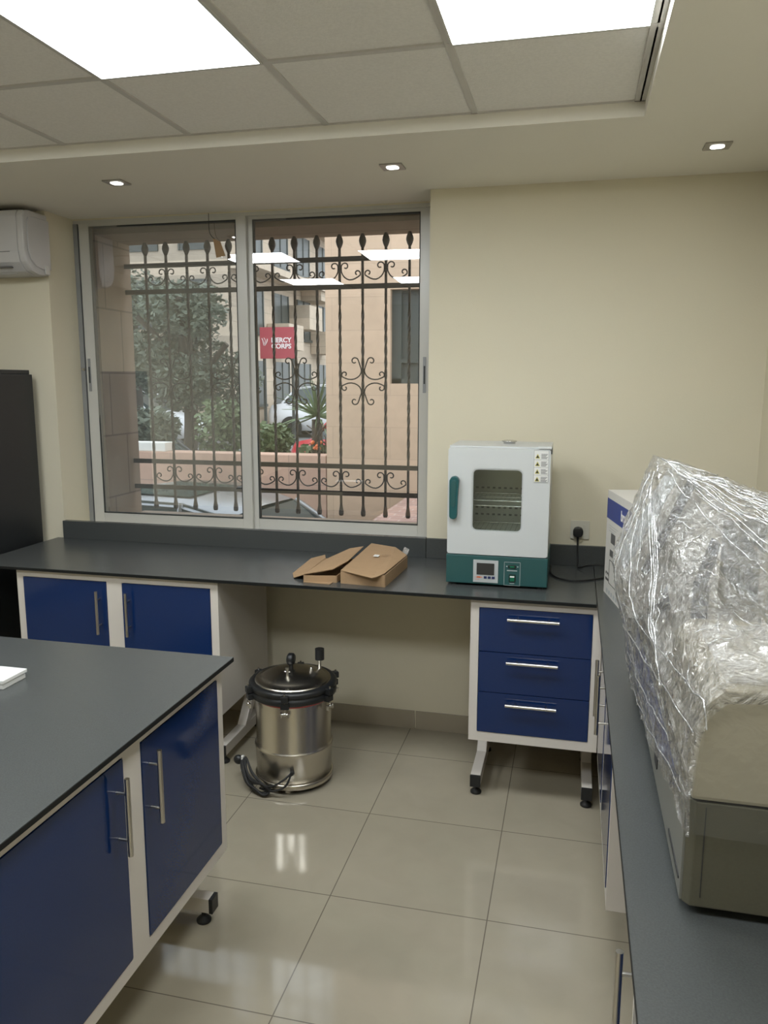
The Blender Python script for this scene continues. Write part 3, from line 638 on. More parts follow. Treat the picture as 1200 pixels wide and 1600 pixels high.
b = MB(); b.cyl(ac(.105, .10, .51), ac(.105, .10, .60), .008, n=12, mi=1); b.cyl(ac(.105, .10, .585), ac(.105, .10, .64), .023, .023, n=20, mi=0); b.obj('clamp_knob', ['blackp', 'chrome'], rim)
b = MB(); b.cyl(ac(-.115, .03, .50), ac(-.115, .03, .0 + .542), .006, n=10); b.obj('lid_pin', 'chrome', lid)
# cord bundle
b = MB()
for k in range(5):
    o = .006 * k; x0 = -.215 + .008 * sin(k * 2); y0 = -.10 - .006 * k
    b.tube([ac(x0, y0, .10 + .01 * k), ac(x0 + .02, y0 - .035, .135 - .012 * k), ac(x0 + .06, y0 - .07, .09 - .01 * k), ac(x0 + .13, y0 - .105, .05 + .004 * k), ac(x0 + .16, y0 - .10, .030), ac(x0 + .135, y0 - .11, .014), ac(x0 + .09, y0 - .10, .012 + .006 * k), ac(x0 + .04, y0 - .075, .05), ac(x0, y0 - .03, .075 + .008 * k), ac(x0 - .012, y0, .09 + .008 * k)], .0055, n=8, sub=6)
b.tube([ac(-.09, -.215, .05), ac(-.03, -.225, .06), ac(.02, -.215, .09), ac(.05, -.19, .115)], .005, n=8); b.tube([ac(-.10, -.21, .035), ac(-.03, -.225, .035), ac(.03, -.215, .06), ac(.052, -.19, .11)], .005, n=8)
cord = b.obj('power_cord', 'rubber', t)
b = MB(); b.cyl(ac(.053, -.175, .115), ac(.056, -.195, .115), .012, .009, n=14); b.obj('cord_grommet', 'rubber', t)
b = MB(); b.sphere(ac(-.262, -.085, .10), .024, n=14, sc=(1.05, .8, 1)); b.cyl(ac(-.262, -.085, .10), ac(-.215, -.095, .115), .012, .008, n=12); b.obj('plug', 'blackp', cord)
b = MB(); b.box(AX - .235, AX - .222, AY - .115, AY - .10, .085, .135, .002); b.box(AX - .232, AX - .212, AY - .13, AY - .115, .065, .10, .002); b.obj('plug_pin', 'label', cord)

# ------------------------------------------------------------------ small white box on the island
t = thing('small_box', 'small white box on the island worktop at the left edge', 'box', (-1.80, 2.04, ZB))
b = MB(); b.box(-1.92, -1.692, 1.985, 2.09, ZB, ZB + .020, .002); b.obj('body', 'label', t)
b = MB(); b.box(-1.924, -1.688, 1.981, 2.094, ZB + .018, ZB + .030, .002); b.obj('lid', 'label', t)

# ------------------------------------------------------------------ printed carton behind the machine
t = thing('printer_carton', 'white printed carton with a blue band standing in the bench corner', 'carton', (.36, 3.5, ZB))
u = Vector((.078, -.414, 0)); L = u.length; u /= L; nn = Vector((-u.y * -1, u.x * -1, 0)); nn = Vector((u.y, -u.x, 0))  # outward (-X side)
if nn.x > 0: nn = -nn
P0 = Vector((.160, 3.655, ZB)); HB = .470; DP = .36
b = MB(); q = [P0, P0 + u * L, P0 + u * L - nn * DP, P0 - nn * DP]
b.add([tuple(p) for p in q] + [tuple(p + Vector((0, 0, HB))) for p in q], [(0, 1, 2, 3), (4, 5, 6, 7), (0, 1, 5, 4), (1, 2, 6, 5), (2, 3, 7, 6), (3, 0, 4, 7)])
b.obj('carton_body', 'boxw', t)
def onface(s0, s1, z0, z1, mb, mi=0, e=.0008):
    p = P0 + nn * e; a = p + u * (s0 * L); c = p + u * (s1 * L)
    mb.slab([(a.x, a.y, ZB + z0), (c.x, c.y, ZB + z0), (c.x, c.y, ZB + z1), (a.x, a.y, ZB + z1)], -.0006, mi)
b = MB(); onface(.0, .98, .345, .435, b); bb = b.obj('blue_band', 'boxblue', t)
ang = math.atan2(u.y, u.x)
tp = P0 + nn * .0022 + u * (L * .60) + Vector((0, 0, .372))
text('brother', .062, 'lettering', 'signwhite', bb, tp, (pi / 2, 0, ang), bold=.0012)
b = MB(); onface(.22, .40, .245, .29, b, 0); onface(.2, .34, .185, .215, b, 0)
onface(.2, .75, .165, .168, b, 1); onface(.2, .21, .06, .168, b, 1); onface(.2, .6, .06, .063, b, 1)
for k in range(7): onface(.06 + .02 * k, .07 + .02 * k, .09 + .004 * (k % 3), .102 + .004 * (k % 2), b, 1); onface(.06 + .02 * k, .07 + .02 * k, .065, .077, b, 1)
for k in range(3): onface(.12, .5 - .08 * k, .318 - .012 * k, .321 - .012 * k, b, 2)
for k in range(6): onface(.12 + .1 * k, .18 + .1 * k, .012, .03, b, 2)
b.obj('print', ['acgrey', 'ink', 'grey'], t)

# ------------------------------------------------------------------ wrapped laboratory machine
t = thing('laboratory_analyser', 'large beige and grey laboratory machine under clear plastic on the right bench', 'laboratory machine', (.54, 1.95, ZB))
X0, X1, YA, YE = .222, .862, 1.372, 2.55
b = MB(); b.prism([(X0 + .012, YA), (X1, YA), (X1, YE), (X0, YE), (X0, YA + .012)], 1.02, 1.222, 'z', bev=.003); base = b.obj('base_housing', ['devgrey'], t)
for x in (X0 + .06, X1 - .06):
    for y in (YA + .06, YE - .06): b = MB(); b.cyl((x, y, ZB), (x, y, 1.022), .022, n=16); b.obj('foot', 'rubber', t)
b = MB(); b.prism([(YA + .014, 1.022), (YE - .01, 1.022), (YE - .01, 1.19), (YA + .014, 1.222)], X0 - .004, X0 + .003, 'x', bev=.001); sd = b.obj('side_panel', 'devside', base)
for q in ((1.56, 1.575, 1.145, 1.175, .006), (1.40, 1.56, 1.052, 1.060, .003), (1.80, 1.86, 1.06, 1.125, .01), (1.88, 1.95, 1.135, 1.142, .003)):
    b = MB(); b.prism(rrect(*q), X0 - .006, X0 - .0035, 'x'); b.obj('recess', 'ink', sd)
b = MB(); b.prism([(1.50, 1.20), (1.72, 1.135), (2.2, 1.09), (2.5, 1.08), (2.5, 1.185), (1.7, 1.205)], X0 - .0065, X0 - .0035, 'x'); b.obj('stripe', 'devblue', sd)
b = MB(); b.box(X0 + .028, X0 + .0295, YA - .001, YA + .002, 1.04, 1.212); b.obj('seam', 'ink', base)
# front hood with the chamfered corner
b = MB(); b.prism([(X0 + .002, 1.226), (X1, 1.226), (X1, 1.432), (X0 + .045, 1.432), (X0 + .013, 1.40)], YA - .004, 1.80, 'y', bev=.008); b.obj('front_hood', 'devbeige', t)
b = MB(); b.prism([(X0 + .01, 1.224), (X1, 1.224), (X1, 1.30), (X0 + .02, 1.29)], 1.80, YE, 'y', bev=.006); b.obj('deck', 'devlight', t)
b = MB(); b.prism([(X0 + .05, 1.43), (X1, 1.43), (X1, 1.447), (X0 + .06, 1.447)], YA + .03, 1.72, 'y', bev=.006); b.obj('lid', 'devlight', t)
b = MB(); b.prism([(1.93, 1.36), (1.93, 1.54), (1.97, 1.60), (2.10, 1.595), (2.50, 1.56), (2.52, 1.30), (1.95, 1.30)], .445, X1, 'x', bev=.008); tw = b.obj('rear_tower', 'devbeige', t)
b = MB(); b.box(.46, X1 - .02, 1.924, 1.932, 1.365, 1.385, .001); b.obj('vent', 'ink', tw)
b = MB(); b.box(.47, X1 - .02, 1.922, 1.932, 1.40, 1.42, .002); b.obj('ledge', 'devlight', tw)
b = MB(); b.box(.44, .50, 1.97, 2.2, 1.55, 1.60, .006); b.prism([(2.0, 1.44), (2.0, 1.52), (2.25, 1.58), (2.25, 1.44)], .40, .446, 'x', bev=.004); b.obj('side_pod', 'devside', tw)
# tilted console: slab seen edge-on, with dark screen facing left
b = MB(); b.prism([(.150, 1.415), (.215, 1.325), (.246, 1.345), (.345, 1.655), (.322, 1.70), (.285, 1.705)], 2.22, 2.50, 'y', bev=.008); co = b.obj('console', 'devlight', t)
b = MB(); b.prism([(.192, 1.435), (.212, 1.428), (.326, 1.690), (.303, 1.698)], 2.212, 2.221, 'y', bev=.001); b.obj('bezel', 'devdark', co)
b = MB(); b.prism([(.148, 1.43), (.153, 1.428), (.282, 1.69), (.277, 1.692)], 2.24, 2.48, 'y'); b.obj('screen', 'grey', co)
b = MB(); b.prism([(.22, 1.30), (.29, 1.30), (.27, 1.40), (.245, 1.40)], 2.30, 2.42, 'y', bev=.005); b.obj('stand', 'devdark', co)
b = MB(); b.prism([(.315, 1.43), (.335, 1.43), (.365, 1.55), (.352, 1.555)], 2.05, 2.12, 'y', bev=.003); b.box(.315, .345, 2.05, 2.12, 1.30, 1.44, .004); b.obj('sample_probe', 'devdark', t)

# stretch film draped over the machine
KEYS = [
 (1.352, [(.222, 1.165), (.220, 1.24), (.226, 1.34), (.240, 1.405), (.268, 1.438), (.42, 1.452), (.64, 1.454), (.872, 1.452)]),
 (1.75,  [(.212, 1.13), (.208, 1.20), (.212, 1.33), (.232, 1.43), (.29, 1.470), (.42, 1.475), (.64, 1.48), (.872, 1.48)]),
 (1.90,  [(.208, 1.10), (.204, 1.18), (.200, 1.30), (.205, 1.42), (.26, 1.50), (.42, 1.56), (.64, 1.60), (.872, 1.60)]),
 (2.05,  [(.205, 1.09), (.200, 1.17), (.188, 1.29), (.180, 1.40), (.23, 1.58), (.38, 1.62), (.62, 1.615), (.872, 1.60)]),
 (2.19,  [(.202, 1.08), (.196, 1.17), (.158, 1.31), (.134, 1.42), (.222, 1.70), (.35, 1.675), (.60, 1.60), (.872, 1.56)]),
 (2.30,  [(.200, 1.07), (.194, 1.16), (.150, 1.31), (.124, 1.43), (.226, 1.738), (.34, 1.692), (.60, 1.600), (.872, 1.54)]),
 (2.50,  [(.200, 1.06), (.195, 1.15), (.155, 1.30), (.134, 1.43), (.236, 1.722), (.34, 1.682), (.60, 1.595), (.872, 1.53)]),
 (2.60,  [(.205, 1.05), (.200, 1.14), (.20, 1.25), (.21, 1.36), (.25, 1.52), (.38, 1.56), (.60, 1.55), (.872, 1.53)]),
 (2.62,  [(.21, 1.03), (.21, 1.08), (.215, 1.14), (.23, 1.18), (.26, 1.25), (.40, 1.26), (.60, 1.26), (.872, 1.25)]),
]
def cross(y):
    for (ya, pa), (yb, pb) in zip(KEYS, KEYS[1:]):
        if y <= yb + 1e-9:
            s = (y - ya) / (yb - ya); return [(a[0] + (c[0] - a[0]) * s, a[1] + (c[1] - a[1]) * s) for a, c in zip(pa, pb)]
    return KEYS[-1][1]
NU, NV = 190, 210
def alongpoly(pts, s):
    d = [0]
    for a, c in zip(pts, pts[1:]): d.append(d[-1] + math.hypot(c[0] - a[0], c[1] - a[1]))
    x = s * d[-1]
    for i in range(len(d) - 1):
        if x <= d[i + 1] or i == len(d) - 2:
            k = (x - d[i]) / max(1e-6, d[i + 1] - d[i]); return pts[i][0] + (pts[i + 1][0] - pts[i][0]) * k, pts[i][1] + (pts[i + 1][1] - pts[i][1]) * k
vs = []; NF = 34
for v in range(NV + NF):
    front = v < NF
    y = 1.352 if front else 1.352 + (2.62 - 1.352) * (v - NF) / (NV - 1)
    pts = cross(y)
    for k in range(NU + 1):
        x, z = alongpoly(pts, k / NU)
        if front:
            kk = v / NF; zlow = 1.172 - .03 * (x - .22)
            z = zlow + (z - zlow) * kk if z > zlow else z
        p = Vector((x, y, z))
        n1 = noise.noise(p * 9); ridg = 1 - abs(noise.noise(Vector((x * 16 + z * 9, y * 7, z * 14 + 3)))) * 2
        r3 = 1 - abs(noise.noise(Vector((x * 42, y * 30, z * 42)))) * 2
        amp = .10 if front else (.45 if x < .24 and z < 1.40 else .85) if y > 1.5 else .42
        ang = math.atan2(z - 1.72 + (y - 2.3) * .6, x - .19); rad = math.hypot(x - .19, z - 1.72)
        fold = max(0, 1 - 2.4 * abs(noise.noise(Vector((ang * 9, 1.3, y * 1.1))))) * min(1, rad * 5) if x > .19 and not front else 0
        dsp = amp * (.010 * n1 + .013 * max(0, ridg) ** 3 + .008 * max(0, r3) ** 2 + .014 * fold)
        if k > NU - 6 or v > NV + NF - 4: dsp *= .2
        side = x < .235 and z < 1.40
        nrm = Vector((0, -1, 0)) if front else (Vector((-1, 0, .1)) if side else Vector((-.25, -.25, 1)).normalized())
        q = p + nrm * (dsp + .001)
        q.x = min(q.x, .874); vs.append(q)
fs = [(j * (NU + 1) + i, j * (NU + 1) + i + 1, (j + 1) * (NU + 1) + i + 1, (j + 1) * (NU + 1) + i) for j in range(NV + NF - 1) for i in range(NU)]
b = MB(); b.add(vs, fs, 0, True)
b.mi = [1 if (f[0] // (NU + 1) < NF - 3) else 0 for f in fs]
wrap_obj = b
wrap = b.obj('plastic_wrap', ['film', 'tautfilm'], None, label='clear crinkled stretch film draped over the laboratory machine', cat='plastic wrap')

# creases of the film, painted pale as its highlight streaks, lying on its surface and running out from the top corner
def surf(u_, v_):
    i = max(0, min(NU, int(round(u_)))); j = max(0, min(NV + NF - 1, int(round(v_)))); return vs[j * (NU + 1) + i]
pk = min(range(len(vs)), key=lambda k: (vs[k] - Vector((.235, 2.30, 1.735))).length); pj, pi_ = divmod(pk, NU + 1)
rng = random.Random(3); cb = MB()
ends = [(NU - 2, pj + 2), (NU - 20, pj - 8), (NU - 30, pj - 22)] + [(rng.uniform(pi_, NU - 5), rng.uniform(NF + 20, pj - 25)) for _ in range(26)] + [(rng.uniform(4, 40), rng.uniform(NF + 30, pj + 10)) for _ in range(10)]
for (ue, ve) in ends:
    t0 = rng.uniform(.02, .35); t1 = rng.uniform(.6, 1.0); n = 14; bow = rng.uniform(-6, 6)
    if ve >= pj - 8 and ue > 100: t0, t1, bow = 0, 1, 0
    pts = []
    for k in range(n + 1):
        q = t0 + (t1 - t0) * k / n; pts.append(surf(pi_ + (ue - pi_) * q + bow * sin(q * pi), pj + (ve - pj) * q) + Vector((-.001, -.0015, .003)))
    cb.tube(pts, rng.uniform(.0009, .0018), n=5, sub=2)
for k in range(70):    # short crinkles with painted-in glints piled on the deck and the upper corner
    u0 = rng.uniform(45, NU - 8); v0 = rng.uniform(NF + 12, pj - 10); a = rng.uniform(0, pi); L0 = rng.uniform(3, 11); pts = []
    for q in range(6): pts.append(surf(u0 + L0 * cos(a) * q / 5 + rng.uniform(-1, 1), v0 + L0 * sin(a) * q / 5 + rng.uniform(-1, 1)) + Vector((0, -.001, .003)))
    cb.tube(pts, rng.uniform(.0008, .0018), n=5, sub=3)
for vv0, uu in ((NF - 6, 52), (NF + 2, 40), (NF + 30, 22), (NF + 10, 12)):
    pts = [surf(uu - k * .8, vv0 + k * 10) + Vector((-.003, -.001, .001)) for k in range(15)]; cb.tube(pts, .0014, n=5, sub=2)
wrap_fold_glint = cb.obj('crease_highlight', 'foldglint', wrap)

# ================================================================== outside the window
# grille
GYP = 4.83
t = thing('window_grille', 'brown wrought iron grille with spear tips and scrolls outside the window', 'window grille', (-1.87, GYP, 1.05))
b = MB(); bars = [-2.765 + .1467 * k for k in range(13)]
for z in (2.69, 2.525, 1.412, 1.238):
    b = MB(); b.box(-2.92, XP, GYP - .006, GYP + .006, z - .015, z + .015, .001); b.obj('rail', 'iron', t)
for k, x in enumerate(bars):
    b = MB(); s = .0075; zs = [1.14, 1.45] + [1.45 + .95 * i / 60 for i in range(1, 60)] + [2.42, 2.76]
    tw = [0, 0] + [(i * .35) for i in range(1, 60)] + [0, 0]
    vv = []
    for z, a in zip(zs, tw):
        for q in range(4): vv.append((x + s * 1.3 * cos(a + pi / 4 + q * pi / 2), GYP + s * 1.3 * sin(a + pi / 4 + q * pi / 2), z))
    b.add(vv, [(i * 4 + q, i * 4 + (q + 1) % 4, i * 4 + 4 + (q + 1) % 4, i * 4 + 4 + q) for i in range(len(zs) - 1) for q in range(4)])
    bo = b.obj('bar', 'iron', t)
    b = MB(); b.lathe((x, GYP, 2.75), [(0, 0), (.008, .001), (.011, .006), (.019, .024), (.0235, .042), (.020, .060), (.010, .082), (.0035, .104), (0, .122)], n=14)
    b.obj('spear_tip', 'iron', bo)
    b = MB(); b.lathe((x, GYP, 1.092), [(0, 0), (.012, .001), (.016, .012), (.0155, .03), (.011, .055), (.008, .08)], n=14); b.obj('drop', 'iron', bo)
def spiral(c, r, a0, turns, n=14, dirn=1, shrink=.35):
    return [(c[0] + r * (1 - (1 - shrink) * i / n) * cos(a0 + dirn * 2 * pi * turns * i / n), c[1] + r * (1 - (1 - shrink) * i / n) * sin(a0 + dirn * 2 * pi * turns * i / n)) for i in range(n + 1)]
def scroll(xa, sgn, z0, kind):
    if kind == 'band':
        # tall curl beside the bar, arc down, small curl by the next bar
        A_ = spiral((.036, .108), .025, pi, .85, dirn=-1)[::-1]; mid = [(.012, .075), (.03, .045), (.062, .028), (.098, .035)]; B_ = spiral((.112, .066), .021, -.6, .8, dirn=1)
    else:
        A_ = spiral((.054, .122), .024, pi * .9, .85, dirn=-1)[::-1]; mid = [(.016, .088), (.010, .062), (.022, .032), (.055, .012), (.095, .010)]; B_ = spiral((.118, .040), .021, -.8, .8, dirn=1)
    pts = A_ + mid + B_
    b = MB(); b.tube([(xa + sgn * px, GYP, z0 + pz * (1 if kind != 'down' else -1)) for px, pz in pts], .0042, n=6, sub=2)
    return b.obj('scroll', 'iron', t)
for zb_ in (2.525 + .012, 1.238 + .012):
    for k, x in enumerate(bars[:-1]):
        if k % 2 == 1: scroll(x, 1, zb_, 'band')
        else: scroll(bars[k + 1], -1, zb_, 'band')
for k in (1, 4, 7, 10):
    for sg in (1, -1):
        scroll(bars[k], sg, 1.952, 'up'); scroll(bars[k], sg, 1.948, 'down')

# ground, paving, low walls
MB().box(-60, 40, YO, 90, -1.0, -.5).obj('ground', 'asphalt', kind='structure')
b = MB(); b.box(-30, 10, 8.28, 85, -.5, .35); b.obj('raised_street', 'asphalt', kind='structure')
b = MB(); b.box(-1.62, 2.5, 5.25, 8.0, -.5, .80); b.obj('paved_ramp', 'paver', kind='structure')
b = MB(); b.box(-9, -2.56, 8.0, 8.25, -.5, 1.17, .01); b.obj('garden_wall', 'pinkstone', None, label='low pinkish stone garden wall behind the silver car outside', cat='wall')
# neighbouring building
t = thing('neighbour_building', 'beige sandstone building wall close outside the right half of the window', 'building', (0, 8.4, -.5))
wxa, wxb, wza, wzb = -1.86, -1.18, 1.93, 2.87
b = MB(); b.box(-2.55, wxa, 8.0, 8.25, -.5, 7); b.box(wxb, 4, 8.0, 8.25, -.5, 7); b.box(wxa, wxb, 8.0, 8.25, -.5, wza); b.box(wxa, wxb, 8.0, 8.25, wzb, 7); b.box(-2.55, -2.3, 8.25, 9.1, -.5, 7); b.obj('wall', 'stone2', t)
b = MB(); b.box(wxa, wxb, 8.12, 8.14, wza, wzb, mi=1); b.box(wxa, wxa + .1, 8.07, 8.12, wza, wzb); b.box(wxb - .1, wxb, 8.07, 8.12, wza, wzb); b.box(wxa, wxb, 8.07, 8.12, wza, wza + .05); b.box(wxa, wxb, 8.075, 8.12, 2.14, 2.18); b.box(wxa + .36, wxa + .42, 8.07, 8.12, wza, wzb)
b.obj('window', ['winframe', 'winglass'], t)
# street building receding to the right
t = thing('apartment_building', 'pale stone apartment block across the street with rows of windows', 'building', (-12, 30, .35))
b = MB(); b.box(-17, -9, 20, 44, .3, 13); b.obj('wall', 'stone3', t)
for fl in range(4):
    z = 1.3 + fl * 2.05
    for k in range(9):
        y = 21.0 + k * 2.1
        b = MB(); b.box(-9.03, -8.97, y, y + 1.15, z, z + 1.25, mi=1); b.box(-9.02, -8.95, y - .06, y, z, z + 1.25); b.box(-9.02, -8.95, y + 1.15, y + 1.21, z, z + 1.25); b.box(-9.02, -8.95, y + .55, y + .6, z, z + 1.25); b.box(-9.05, -8.90, y - .1, y + 1.25, z - .08, z)
        b.obj('window', ['winframe', 'winglass'], t)
    for k in range(5):
        x = -16.4 + k * 1.5
        b = MB(); b.box(x, x + .8, 19.96, 20.03, z, z + 1.3, mi=1); b.box(x - .05, x, 19.94, 20.02, z, z + 1.3); b.box(x + .8, x + .85, 19.94, 20.02, z, z + 1.3); b.obj('window', ['winframe', 'winglass'], t)
for z, lbl in ((4.9, 0), (6.9, 0)):
    b = MB(); b.box(-8.98, -8.2, 20.0, 44, z, z + .18); b.obj('cornice', 'stone3', t)
for (y, z) in ((22.5, 2.9), (24.4, 3.6), (25.6, 4.6), (26.5, 2.9)):
    b = MB(); b.box(-8.98, -8.3, y, y + 1.3, z, z + .75); b.obj('balcony', 'stone3', t)
# red sign
t = thing('sign_board', 'red sign board reading MERCY CORPS seen through the window', 'sign', (-5.45, 14, .35))
b = MB(); b.box(-5.74, -5.06, 14.0, 14.03, 2.37, 2.94, .004); sb = b.obj('board', 'signred', t)
b = MB(); b.cyl((-5.68, 14.06, .35), (-5.68, 14.06, 2.9), .03, n=12); b.cyl((-5.12, 14.06, .35), (-5.12, 14.06, 2.9), .03, n=12); b.obj('post', 'winframe', t)
text('MERCY', .120, 'lettering', 'signwhite', sb, (-5.515, 13.996, 2.665), (pi / 2, 0, 0), depth=.002, bold=.004, sx=1.02)
text('CORPS', .120, 'lettering', 'signwhite', sb, (-5.515, 13.996, 2.555), (pi / 2, 0, 0), depth=.002, bold=.004, sx=1.05)
b = MB(); b.tube([(-5.70, 13.996, 2.74), (-5.68, 13.996, 2.70), (-5.66, 13.996, 2.61)], .007, n=6); b.tube([(-5.59, 13.996, 2.73), (-5.60, 13.996, 2.68), (-5.64, 13.996, 2.61)], .009, n=6); b.tube([(-5.66, 13.996, 2.75), (-5.63, 13.996, 2.70), (-5.65, 13.996, 2.64)], .005, n=6); b.obj('emblem', 'signwhite', sb)

# plants
def foliage(name, mt, blobs, n, size, parent, drop=0):
    vs = []; fs = []
    for i in range(n):
        c = random.choice(blobs); cx, cy, cz, rx, ry, rz = c
        while True:
            d = Vector((random.uniform(-1, 1), random.uniform(-1, 1), random.uniform(-1, 1)))
            if .15 < d.length < 1: break
        p = Vector((cx + d.x * rx, cy + d.y * ry, cz + d.z * rz)); s = size * random.uniform(.6, 1.4)
        a = Vector((random.uniform(-1, 1), random.uniform(-1, 1), random.uniform(-.6, .6))).normalized() * s; bb_ = a.orthogonal().normalized() * s * .45
        bb_ = Matrix.Rotation(random.uniform(0, 6.28), 3, a.normalized()) @ bb_
        k = len(vs); vs += [p - a, p + bb_, p + a, p - bb_]; fs.append((k, k + 1, k + 2, k + 3))
    b = MB(); b.add(vs, fs); return b.obj(name, mt, parent)
def tree(label, x, y, z0, h, r, n, name='tree', group='trees outside the window'):
    t = thing(name, label, 'tree', (x, y, z0), group)
    b = MB(); b.tube([(x, y, z0), (x + .08, y, z0 + h * .3), (x - .05, y + .1, z0 + h * .55), (x + .05, y, z0 + h * .8)], .13, n=10); tr = b.obj('trunk', 'bark', t)
    for k in range(4):
        a = k * 1.7; b = MB(); b.tube([(x, y, z0 + h * (.4 + .07 * k)), (x + r * .4 * cos(a), y + r * .4 * sin(a), z0 + h * (.55 + .07 * k)), (x + r * .7 * cos(a), y + r * .7 * sin(a), z0 + h * (.66 + .07 * k))], .05, n=8); b.obj('branch', 'bark', tr)
    bl = [(x + random.uniform(-.55, .55) * r, y + random.uniform(-.55, .55) * r, z0 + h * random.uniform(.45, .92), r * .55, r * .55, r * .42) for _ in range(9)]
    foliage('foliage', 'leaf', bl, n, .06, t)
tree('leafy tree outside the left pane, next to the stone jamb', -9.3, 15.5, .35, 3.7, 1.5, 9000)
tree('leafy tree outside the left pane, nearest the middle stile', -6.75, 13.0, .35, 3.4, 1.15, 9000)
t = thing('palm_plant', 'spiky green palm behind the garden wall, seen through the right pane', 'plant', (-3.35, 10.1, .35))
b = MB(); b.cyl((-3.35, 10.1, .35), (-3.35, 10.1, 1.45), .09, .07, n=12); b.obj('stem', 'bark', t)
vs = []; fs = []
for k in range(60):
    a = random.uniform(0, 2 * pi); e = random.uniform(-.2, 1.45); L_ = random.uniform(.5, .75); c0 = Vector((-3.35, 10.1, 1.5)); d = Vector((cos(a) * cos(e), sin(a) * cos(e), sin(e)))
    sd_ = d.orthogonal().normalized() * .018; j = len(vs)
    for s in (0, .5, 1):
        p = c0 + d * L_ * s - Vector((0, 0, .16 * s * s)); wd = sd_ * (1 - .85 * s); vs += [p - wd, p + wd]
    fs += [(j, j + 1, j + 3, j + 2), (j + 2, j + 3, j + 5, j + 4)]
b = MB(); b.add(vs, fs); b.obj('fronds', 'leaf2', t)
def shrub(label, x, y, z, rx, rz, n, mt='leaf2'):
    t = thing('shrub', label, 'shrub', (x, y, .35), 'shrubs behind the garden wall')
    b = MB(); b.tube([(x, y, .35), (x + .03, y, z - .1), (x, y + .04, z + rz * .4)], .02, n=6); b.obj('stem', 'bark', t)
    foliage('foliage', mt, [(x, y, z, rx, .35, rz), (x + rx * .4, y + .1, z + rz * .3, rx * .6, .3, rz * .6)], n, .05, t)
shrub('low green shrub behind the garden wall at the left edge of the right pane', -4.2, 8.9, 1.35, .30, .42, 1800)
shrub('low green shrub behind the garden wall, under the palm', -3.52, 8.75, 1.18, .24, .30, 1400)
shrub('low green shrub behind the garden wall beside the beige building', -2.98, 8.75, 1.08, .13, .16, 500)
shrub('dark green shrub behind the garden wall in the left pane', -5.35, 8.9, 1.25, .55, .42, 1800, 'leaf')
t = thing('flower_plant', 'small orange flowering plant on the garden wall beside the beige building', 'plant', (-2.80, 8.45, 1.1))
b = MB()
for k in range(14): b.tube([(-2.80, 8.45, .8), (-2.80 + random.uniform(-.1, .1), 8.45, 1.25), (-2.80 + random.uniform(-.2, .2), 8.45 + random.uniform(-.05, .05), random.uniform(1.25, 1.5))], .006, n=5, sub=2)
b.obj('stems', 'bark', t)
b = MB()
for k in range(9): b.sphere((-2.80 + random.uniform(-.12, .05), 8.42, random.uniform(1.2, 1.28)), .02, n=8)
b.obj('petals', 'flower', t)
b = MB(); b.box(-4.95, -4.45, 8.02, 8.2, 1.17, 1.27, .01); b.obj('foam_block', 'foam', None, label='pale foam block lying on the garden wall in the left pane', cat='block')

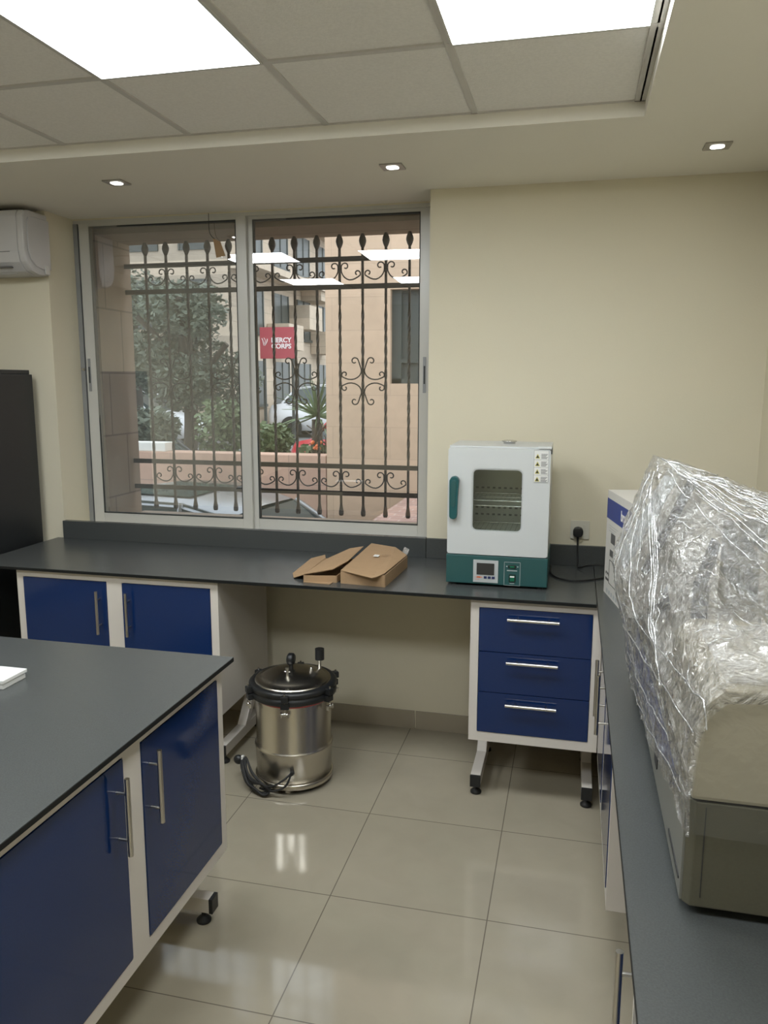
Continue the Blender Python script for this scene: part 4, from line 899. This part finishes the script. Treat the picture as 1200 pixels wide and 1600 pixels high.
# cars
def car(label, paint, loc, L_, W_, H_, rot, group='cars outside the window', sunroof=False):
    t = thing('car', label, 'car', (0, 0, 0), group, local=True)
    hl = L_ / 2; s = H_ / 1.45
    # stations along x: (x, half width low, z low, z belt, half width roof, z roof)
    st = [(-hl, .62, .35, .72, .0, .72), (-hl * .93, .78, .22, .90, 0, .90), (-hl * .78, .84, .2, .95, .50, 1.05), (-hl * .58, .86, .2, .95, .60, 1.36), (-hl * .25, .87, .2, .94, .64, 1.45), (hl * .05, .87, .2, .92, .63, 1.44), (hl * .25, .87, .2, .91, .58, 1.33), (hl * .48, .86, .2, .90, .50, .97), (hl * .62, .84, .2, .86, 0, .86), (hl * .88, .78, .22, .72, 0, .72), (hl, .62, .35, .55, 0, .55)]
    body = []; n = len(st)
    for (x, w1, zl, zb_, wr, zr) in st:
        w1 *= W_ / 1.75; zz = [zl, zl + .3 * (zb_ - zl), zb_]
        body.append([(x, -w1 * .94, zl * s), (x, -w1, (zl + .45 * (zb_ - zl)) * s), (x, -w1 * .93, zb_ * s), (x, w1 * .93, zb_ * s), (x, w1, (zl + .45 * (zb_ - zl)) * s), (x, w1 * .94, zl * s)])
    b = MB(); b.add([p for r in body for p in r], [(i * 6 + k, i * 6 + (k + 1) % 6, i * 6 + 6 + (k + 1) % 6, i * 6 + 6 + k) for i in range(n - 1) for k in range(6)] + [tuple(range(6)), tuple(range((n - 1) * 6, n * 6))], 0, True)
    b.obj('body', paint, t)
    g = [q for q in st if q[4] > 0]; gl = []
    first_, last_ = g[0], g[-1]
    rows = [[(x, -w1 * .90 * W_ / 1.75, zb_ * s), (x, -wr, zr * s), (x, wr, zr * s), (x, w1 * .90 * W_ / 1.75, zb_ * s)] for (x, w1, zl, zb_, wr, zr) in g]
    b = MB(); m_ = len(rows)
    b.add([p for r in rows for p in r], [(i * 4 + k, i * 4 + k + 1, i * 4 + 5 + k, i * 4 + 4 + k) for i in range(m_ - 1) for k in range(3)] + [(0, 1, 2, 3), tuple(4 * (m_ - 1) + k for k in range(4))], 0, False)
    b.obj('windows', 'carglass', t)
    b = MB(); rr = [r for r in rows[1:-1]]
    vs = []
    for r in rr: vs += [(r[1][0], r[1][1] - .03, r[1][2] - .03), (r[1][0], r[1][1] * .9, r[1][2] + .02), (r[1][0], 0, r[1][2] + .035), (r[2][0], r[2][1] * .9, r[2][2] + .02), (r[2][0], r[2][1] + .03, r[2][2] - .03)]
    b.add(vs, [(i * 5 + k, i * 5 + k + 1, i * 5 + 6 + k, i * 5 + 5 + k) for i in range(len(rr) - 1) for k in range(4)], 0, True)
    for sgn in (0, 3):
        for ia, ib in ((0, 1), (m_ - 1, m_ - 2)):
            a_, b_ = Vector(rows[ia][sgn]), Vector(rows[ib][1 if sgn == 0 else 2]); b.tube([a_, (a_ + b_) / 2 + Vector((0, 0, .02)), b_ + Vector((0, 0, .0))], .035, n=6)
        a_, b_ = Vector(rows[m_ // 2][sgn]), Vector(rows[m_ // 2][1 if sgn == 0 else 2]); b.tube([a_, (a_ + b_) / 2, b_], .025, n=6)
    rf = b.obj('roof', paint, t)
    if sunroof:
        q = MB(); vs = []
        for r in rows[2:-2]: vs += [(r[1][0], r[1][1] * .78, r[1][2] + .036), (r[1][0], 0, r[1][2] + .044), (r[1][0], r[2][1] * .78, r[1][2] + .036)]
        q.add(vs, [(i * 3 + k, i * 3 + k + 1, i * 3 + 4 + k, i * 3 + 3 + k) for i in range(len(rows) - 5) for k in range(2)], 0, True); q.obj('sunroof', 'carglass', rf)
    for x in (-hl * .64, hl * .64):
        for y in (-.80, .80):
            b = MB(); yy = y * W_ / 1.75; b.cyl((x, yy - .1, .31), (x, yy + .1, .31), .31, n=24); b.obj('wheel', 'tyre', t)
    for y in (-1, 1):
        b = MB(); b.sphere((hl * .36, y * (W_ / 2 + .03), .98 * s), .09, sc=(.7, 1, .75), n=10); b.obj('wing_mirror', paint, t)
    t.location = loc; t.rotation_euler = (0, 0, rot); return t
car('silver car parked just outside below the window, only roof and glass in view', 'silver', (-3.15, 6.45, -.5), 4.4, 1.75, 1.47, radians(-6), sunroof=True)
car('white car parked far up the street, right one above the palm', 'carwhite', (-6.65, 22.5, .35), 4.2, 1.75, 1.5, radians(4))
car('white car parked up the street, left one below the sign', 'carwhite', (-11.2, 18.3, .35), 4.2, 1.75, 1.4, radians(0))
car('red car parked behind the palm beside the beige building', 'carred', (-2.45, 12.6, .12), 4.0, 1.7, 1.42, radians(0))
car('dark car parked in front of the trees in the left pane', 'cardark', (-7.0, 10.9, -.05), 4.2, 1.75, 1.35, radians(0))

for o in list(C.objects):
    if '_w' in o: del o['_w']
